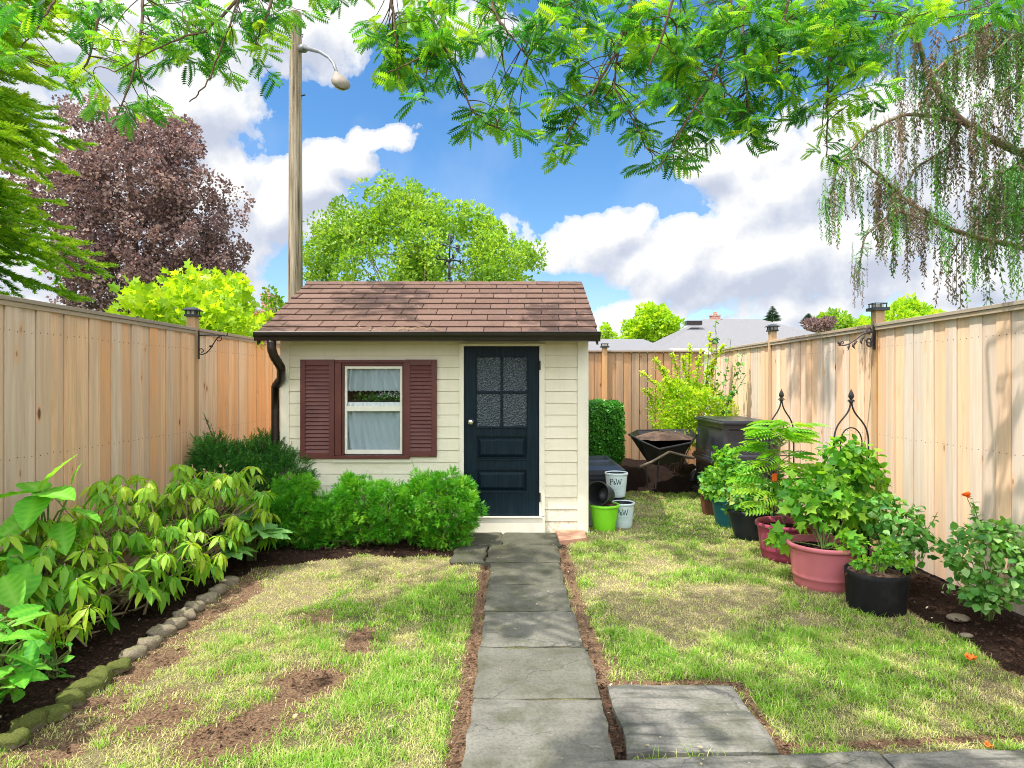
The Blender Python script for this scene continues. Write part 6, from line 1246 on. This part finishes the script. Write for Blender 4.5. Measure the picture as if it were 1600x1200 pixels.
def spruce(px, ptop, pbot, Y, w, label, m='blue_conifer'):
    x = (px - 803) / 1000 * Y; zt = W(0, ptop, Y)[2]; zb = W(0, pbot, Y)[2]; root = empty('far_conifer', (x, Y, 0), label, 'tree', 'dark conifers on the skyline'); mb = MB(); n = 900; f = rands(n) ** .7; a_ = rands(n) * 6.28; rr = w * f * (.5 + .5 * rands(n)) * (.75 + .25 * np.sin(f * 30)); P = np.stack([x + rr * np.cos(a_), Y + rr * np.sin(a_), zt + (zb - zt) * f], 1)
    place(mb, T_FAN, P, frames(unit(np.stack([np.cos(a_), np.sin(a_), np.full(n, .1)], 1))), .14 + .25 * f, rands(n)); mb.build('crown', M[m], root); mb = MB(); mb.tube([(x, Y, -.1), (x, Y, zt)], [.12, .02], 6); mb.build('trunk', M['bark'], root)
spruce(1207, 478, 502, 50, .55, 'blue green conifer tip showing above the bungalow ridge'); spruce(1263, 490, 505, 50, .45, 'smaller dark conifer tip at the right end of the bungalow roof')

# ---- fir beyond the left fence: trunk outside the frame, layered drooping sprays reaching in
root = empty('fir_tree', (-5.6, 5.3, 0), 'bright green fir with layered feathery branches at the left edge', 'tree'); st = MB(); st.tube([(-5.6, 5.3, -.1), (-5.6, 5.3, 3.5), (-5.55, 5.3, 7.6)], [.2, .16, .04], 12); st.build('trunk', M['bark'], root); mb = MB(); br = MB()
T_FT = t_needles(34, .38, .055)
for k in range(135):
    z = 1.5 + 5.4 * (k / 135) + .1 * rng.random(); reach = (1.85 - .08 * (z - 2)) * (.68 + .34 * rng.random()); a_ = R(-75 + 150 * rng.random()) if k % 6 else rng.random() * 6.28
    d = np.array([math.cos(a_), math.sin(a_), 0]); b = np.array([-5.6, 5.3, z]); m_ = b + d * reach * .5 + [0, 0, -.02]; e = b + d * reach + [0, 0, -.25 - .25 * rng.random()]
    ax = bez(b, b + d * reach * .3 + [0, 0, .08], m_ + [0, 0, .02], e, 14); br.tube(ax, np.linspace(.013, .003, 14), 5); sd_ = np.array([-d[1], d[0], 0]); tn = .25 + .6 * rng.random()
    for i in range(3, 14):
        for sgn in (-1, 1):
            L = .46 * (1.2 - i / 16) * (.7 + .5 * rng.random()) + .08; td = unit(d * .75 + sd_ * sgn * (.5 + .6 * rng.random()) + [0, 0, -.55 + .75 * rng.random()]); q = ax[i]; n = max(3, int(L / .045)); t_ = np.linspace(.1, 1, n)[:, None]; P = q + td * L * t_ + np.array([0, 0, -.10 * L]) * t_ ** 2
            s2 = rng.random(n)[:, None] * 2 - 1; place(mb, T_FT, P, frames(unit(td + np.cross(td, [0, 0, 1]) * s2 * .9 + [0, 0, .0])), (.105 + .04 * rands(n)), np.clip(tn - .22 + .5 * t_[:, 0] * (i / 14) + rng.normal(0, .08, n), 0, 1))
mb.build('needles', M['fir'], root); br.build('branch', M['bark'], root)

# ---- weeping conifer beyond the right fence
root = empty('weeping_conifer', (6.6, 6.6, 0), 'weeping conifer with long hanging curtains of foliage at upper right', 'tree'); st = MB(); st.tube([(6.6, 6.6, -.1), (6.5, 6.6, 3), (6.55, 6.6, 8)], [.2, .15, .06], 12); st.build('trunk', M['weep_bark'], root); br = MB(); mb = MB()
def t_strand():
    r = np.random.default_rng(11); parts = []; n = 42
    for i in range(n):
        y = i / n; a_ = r.random() * 6.28; o = np.array([math.cos(a_), .9 + .4 * r.random(), math.sin(a_)]); o = unit(o) * (.105 - .045 * y) * (.6 + .6 * r.random()); s = unit(np.cross(o, r.normal(size=3))) * .013; b = np.array([.012 * math.sin(y * 20), y, .012 * math.cos(y * 17)])
        parts.append((np.array([b - s * .4, b + o * .5 - s, b + o, b + o * .5 + s]), np.array([(0, 1, 2), (0, 2, 3)])))
    for i in range(6): parts.append((np.array([(-.004, i / 6, 0), (.004, i / 6, 0), (.003, (i + 1) / 6, 0), (-.003, (i + 1) / 6, 0)]), np.array([(0, 1, 2), (0, 2, 3)])))
    return merge_t(parts)
T_ST = t_strand()
WBR = [([(1820, 180, 6.2), (1640, 130, 6.1), (1580, 130, 6.0), (1530, 165, 6.0)], .022, 60, .95), ([(1820, 380, 6.2), (1700, 310, 6.1), (1600, 320, 6.0), (1560, 350, 6.0)], .022, 50, .8), ([(1820, 20, 6.0), (1640, 0, 6.0), (1560, -10, 5.9), (1500, 10, 5.9)], .022, 50, .9), ([(1820, 260, 6.6), (1600, 245, 6.5), (1500, 190, 6.4), (1450, 120, 6.3), (1425, 20, 6.2)], .05, 85, 1.0), ([(1500, 190, 6.4), (1420, 175, 6.3), (1360, 200, 6.2), (1310, 262, 6.1), (1300, 320, 6.1)], .02, 62, .75), ([(1820, 420, 6.7), (1600, 385, 6.5), (1480, 355, 6.4), (1400, 295, 6.3), (1345, 245, 6.2)], .035, 95, .95),
       ([(1480, 355, 6.4), (1400, 330, 6.2), (1350, 370, 6.1), (1335, 440, 6.1)], .015, 34, .45), ([(1820, 120, 6.7), (1650, 60, 6.5), (1560, 30, 6.4), (1480, 60, 6.3)], .04, 70, 1.0), ([(1820, 60, 6.4), (1650, 60, 6.2), (1590, 50, 6.1), (1540, 90, 6.1)], .03, 48, .9), ([(1500, 190, 6.4), (1480, 230, 6.6), (1430, 260, 6.7), (1410, 300, 6.8)], .02, 34, .8),
       ([(1820, 330, 6.3), (1650, 280, 6.1), (1590, 260, 6.0), (1540, 280, 6.0)], .025, 52, 1.0), ([(1425, 60, 6.2), (1400, 40, 6.1), (1385, 60, 6.1)], .012, 18, .7), ([(1600, 245, 6.5), (1560, 300, 6.7), (1520, 330, 6.9)], .02, 40, 1.0), ([(1820, 480, 6.9), (1700, 330, 6.9), (1600, 300, 6.8), (1520, 360, 6.8)], .025, 46, .9), ([(1450, 120, 6.3), (1480, 90, 6.6), (1530, 60, 6.8), (1600, 60, 6.9)], .02, 40, .9)]
for pts, r0, ns, ln in WBR:
    ns = int(ns * .66)
    P = np.array([W(*q) for q in pts]); t = np.linspace(0, len(P) - 1, 40); C = np.stack([np.interp(t, np.arange(len(P)), P[:, j]) for j in range(3)], 1)
    for _ in range(4): C[1:-1] = (C[:-2] + C[1:-1] * 2 + C[2:]) / 4
    C += np.cumsum(rng.normal(0, .006, C.shape), 0) * .5; br.tube(C, np.linspace(r0, r0 * .3, 40), 7); f = .12 + .88 * rands(ns); i = (f * 39).astype(int); b = C[i] + rng.normal(0, .02, (ns, 3)); b[:, 1] += rng.normal(0, .12, ns)
    D = unit(np.tile([0, 0, -1.0], (ns, 1)) + rng.normal(0, .05, (ns, 3))); L = ln * (.35 + .75 * rands(ns)) * (1.1 - .35 * f); tone = np.where(rands(ns) < .48, .05 + .35 * rands(ns), .55 + .45 * rands(ns))
    dup = 3
    for q in range(dup): place(mb, T_ST, b + rng.normal(0, .03, (ns, 3)), frames(unit(D + rng.normal(0, .04, (ns, 3))), roll=rands(ns) * 6), L * (.5 + .5 * rands(ns)), np.clip(tone + rng.normal(0, .06, ns), 0, 1))
    ns2 = ns * 2; i = rng.integers(4, 40, ns2); place(mb, T_NEED, C[i], frames(unit(rdir(ns2) + [0, 0, -.3])), .10, .5 + .5 * rands(ns2))
mb.build('foliage', M['weep'], root); br.build('branch', M['weep_bark'], root, smooth=True)

# ---- honey locust overhead: trunk behind and to the right of the camera
root = empty('honey_locust', (2.4, -1.9, 0), 'honey locust branches with feathery leaflets hanging over the garden', 'tree'); st = MB(); st.tube([(2.4, -1.9, -.1), (2.35, -1.85, 2.2), (2.2, -1.6, 4.4), (2.0, -1.2, 5.6)], [.19, .16, .13, .10], 14); st.build('trunk', M['bark'], root, smooth=True); br = MB(); mb = MB()
hub = np.array([2.1, -1.4, 5.0])
LB_ = [  # visible hanging branches: (px, py, depth)
    [(230, -160, 4.0), (225, 0, 3.7), (222, 70, 3.6), (205, 130, 3.5), (178, 185, 3.5)], [(400, -170, 3.9), (380, -20, 3.6), (330, 40, 3.5), (270, 60, 3.4), (190, 110, 3.4)], [(380, -20, 3.6), (350, 60, 3.4), (330, 125, 3.4), (310, 156, 3.4)],
    [(450, -150, 3.8), (425, -10, 3.5), (410, 40, 3.4), (400, 80, 3.4)], [(690, -160, 4.0), (665, 0, 3.7), (690, 70, 3.6), (720, 120, 3.5), (740, 185, 3.5), (790, 205, 3.5)], [(630, -140, 3.9), (615, -10, 3.6), (615, 50, 3.5), (620, 110, 3.5)], [(690, 70, 3.6), (655, 90, 3.5), (600, 125, 3.4)],
    [(690, 60, 3.6), (672, 110, 3.5), (668, 155, 3.5)], [(760, -120, 3.9), (770, 0, 3.7), (800, 50, 3.6), (830, 90, 3.6)], [(1010, -150, 4.0), (985, 0, 3.7), (965, 70, 3.6), (930, 130, 3.5), (890, 190, 3.5), (870, 250, 3.5)], [(965, 70, 3.6), (955, 130, 3.6), (990, 180, 3.5), (1008, 230, 3.5)],
    [(1150, -140, 3.9), (1140, 30, 3.6), (1120, 110, 3.5), (1075, 190, 3.4), (1030, 270, 3.4)], [(1200, -120, 4.1), (1160, 20, 3.8), (1165, 110, 3.7), (1175, 190, 3.6), (1190, 225, 3.6)], [(1250, -120, 3.8), (1230, 0, 3.6), (1215, 60, 3.5), (1210, 130, 3.5)],
    [(1330, -120, 3.9), (1320, 0, 3.7), (1290, 80, 3.6), (1280, 170, 3.6), (1275, 250, 3.6)], [(1390, -100, 4.2), (1370, 30, 4.0), (1340, 70, 3.9), (1310, 110, 3.9), (1285, 170, 3.9)], [(880, -130, 3.9), (870, -10, 3.7), (850, 30, 3.6)], 
    [(100, -140, 4.2), (80, -10, 4.0), (50, 40, 3.9), (20, 70, 3.9)], [(150, -140, 4.2), (160, 0, 3.9), (130, 100, 3.8), (70, 110, 3.8)], [(1500, -140, 4.4), (1480, -10, 4.2), (1440, 50, 4.1)], [(1130, -100, 3.5), (1060, -20, 3.3), (1040, 60, 3.3), (1015, 110, 3.3)], [(1120, 110, 3.5), (1150, 160, 3.5), (1185, 205, 3.5)]]
nodes = []
def smooth_line(P, n=24):
    t = np.linspace(0, len(P) - 1, n); C = np.stack([np.interp(t, np.arange(len(P)), P[:, j]) for j in range(3)], 1)
    for _ in range(2): C[1:-1] = (C[:-2] + C[1:-1] * 2 + C[2:]) / 4
    return C
for pts in LB_:
    P = np.array([W(*q) for q in pts]); C = smooth_line(P); C += np.cumsum(rng.normal(0, .004, C.shape), 0); nodes.append(C); r0 = .011 if pts[0][1] < -50 else .006; br.tube(C, np.linspace(r0, .003, 24), 6)
    if pts[0][1] < -50: s = C[0]; m_ = hub * .45 + s * .55 + [0, 0, 1.0]; br.tube(bez(hub + rng.normal(0, .15, 3), hub * .7 + m_ * .3 + [0, 0, .6], m_, s, 20), np.linspace(.05, .011, 20), 7)
NODE = np.concatenate(nodes)
T_LO = t_pinnate(9, .27, .19, .22)
EL = [  # regions of the hanging canopy: px, py, rx, ry, twigs
    (225, 60, 60, 70, 26), (200, 140, 45, 45, 14), (120, 115, 70, 18, 9), (330, 60, 60, 45, 22), (270, 60, 40, 40, 14), (330, 115, 40, 22, 8), (395, 35, 42, 36, 20), (405, 88, 22, 20, 5), (510, 0, 50, 12, 8), (618, 60, 28, 45, 20), (622, 115, 26, 20, 11), (650, 50, 60, 50, 28), (640, 120, 50, 20, 9),
    (700, 90, 45, 40, 16), (668, 150, 14, 22, 4), (745, 185, 35, 32, 12), (790, 205, 32, 22, 9), (745, 30, 50, 35, 18), (770, 135, 28, 18, 5), (815, 45, 40, 40, 16), (825, 95, 28, 25, 7), (880, 25, 50, 28, 16), (905, 60, 30, 22, 8), (960, 40, 60, 40, 20), (890, 155, 50, 38, 16), (940, 120, 40, 30, 12), (880, 225, 35, 30, 8), (930, 190, 40, 30, 10), (990, 180, 30, 38, 10), (1005, 225, 16, 20, 4),
    (1040, 50, 60, 50, 26), (1110, 60, 60, 55, 30), (1060, 120, 50, 45, 20), (1130, 130, 50, 50, 20), (1080, 185, 45, 40, 16), (1040, 245, 35, 32, 11), (1000, 110, 30, 30, 9), (1170, 190, 40, 34, 12), (1140, 225, 60, 22, 8), (1200, 50, 55, 50, 26), (1195, 120, 35, 35, 10), (1270, 40, 55, 45, 26), (1330, 50, 50, 45, 24), (1290, 110, 45, 40, 20), (1350, 110, 35, 35, 12), (1280, 180, 30, 40, 10), (1273, 245, 16, 25, 4), (1240, 150, 22, 22, 4), (1400, 30, 60, 25, 10), (1470, 20, 50, 20, 7), (1330, 165, 40, 20, 6), (1560, 15, 50, 18, 6), (50, 40, 60, 35, 10), (20, 90, 30, 20, 4), (130, 20, 50, 25, 8), (760, 8, 150, 10, 10), (1100, 8, 260, 12, 16), (300, 8, 160, 10, 10)]
def twig(p0, base):
    global mb, br
    d = unit(rng.normal(0, 1, 3) * [1, 1, .35] + [0, 0, -.35]); L = .06 + .12 * rng.random(); tip = p0 + d * L; d2 = unit(tip - base); br.tube(bez(base, base * .6 + p0 * .4 + [0, 0, .02], p0, tip, 7), np.linspace(.0035, .0014, 7), 4)
    k = rng.integers(6, 10); t_ = np.linspace(.1, 1, k)[:, None]; P = p0 + d * L * t_; s = np.cross(d, [0, 0, 1]); s = unit(s); alt = np.where(np.arange(k) % 2, 1, -1)[:, None]
    D = unit(d * .55 + s * alt * .75 + np.array([0, 0, -.10]) + rng.normal(0, .40, (k, 3))); place(mb, T_LO, P, frames(D, roll=rng.normal(0, .7, k)), (.058 + .075 * rands(k) ** 1.3), np.clip(.5 + (rng.random() - .5) * .8 + rng.normal(0, .2, k), 0, 1))
for px, py, rx, ry, n in EL:
    for _ in range(int(n * (.58 if px < 1000 else .74) + .5)):
        a_ = rng.random() * 6.28; q = math.sqrt(rng.random()); p0 = W(px + rx * 1.05 * q * math.cos(a_), py + ry * q * math.sin(a_) - 12, 3.35 + .75 * rng.random()); i = np.argmin(((NODE - p0) ** 2).sum(1)); twig(p0, NODE[i])
# the rest of the crown overhead, out of the frame, which dapples the garden
CR = [(-1.3, 5.3, 6.6, 1.0, 1.0, .5), (-.5, 6.0, 5.9, .9, .8, .45), (.2, 4.2, 5.3, 1.0, .8, .4), (1.9, 6.2, 6.4, .8, .8, .4), (-1.6, 3.4, 4.9, .9, .6, .35), (.6, 2.2, 4.4, 1.3, .7, .35), (-1.0, 1.8, 4.2, 1.0, .6, .3), (-3.0, 4.2, 6.2, 1.1, .9, .5), (-.2, 7.6, 7.2, 1.0, .8, .5), (-3.6, 6.6, 7.4, .9, .9, .4)]
for b in CR:
    n = int(13 * b[3] * b[4] / .64); c = np.array(b[:3]); m_ = hub * .5 + c * .5 + [0, 0, .8]; L = bez(hub, hub * .8 + m_ * .2 + [0, 0, .5], m_, c, 16); br.tube(L, np.linspace(.05, .012, 16), 6)
    for _ in range(n):
        p0 = c + rdir(1)[0] * np.array(b[3:]) * rng.random() ** .33
        d = unit(rdir(1)[0] * [1, 1, .3]); br.tube([c + (p0 - c) * .1, p0], [.006, .003], 4); k = 9; P = p0 + d * .3 * np.linspace(-.5, 1, k)[:, None]; place(mb, T_LO, P, frames(unit(d * .4 + rdir(k) * [1, 1, .4])), .15 + .06 * rands(k), rands(k))
mb.build('foliage', M['locust'], root); br.build('branch', M['twig'], root)
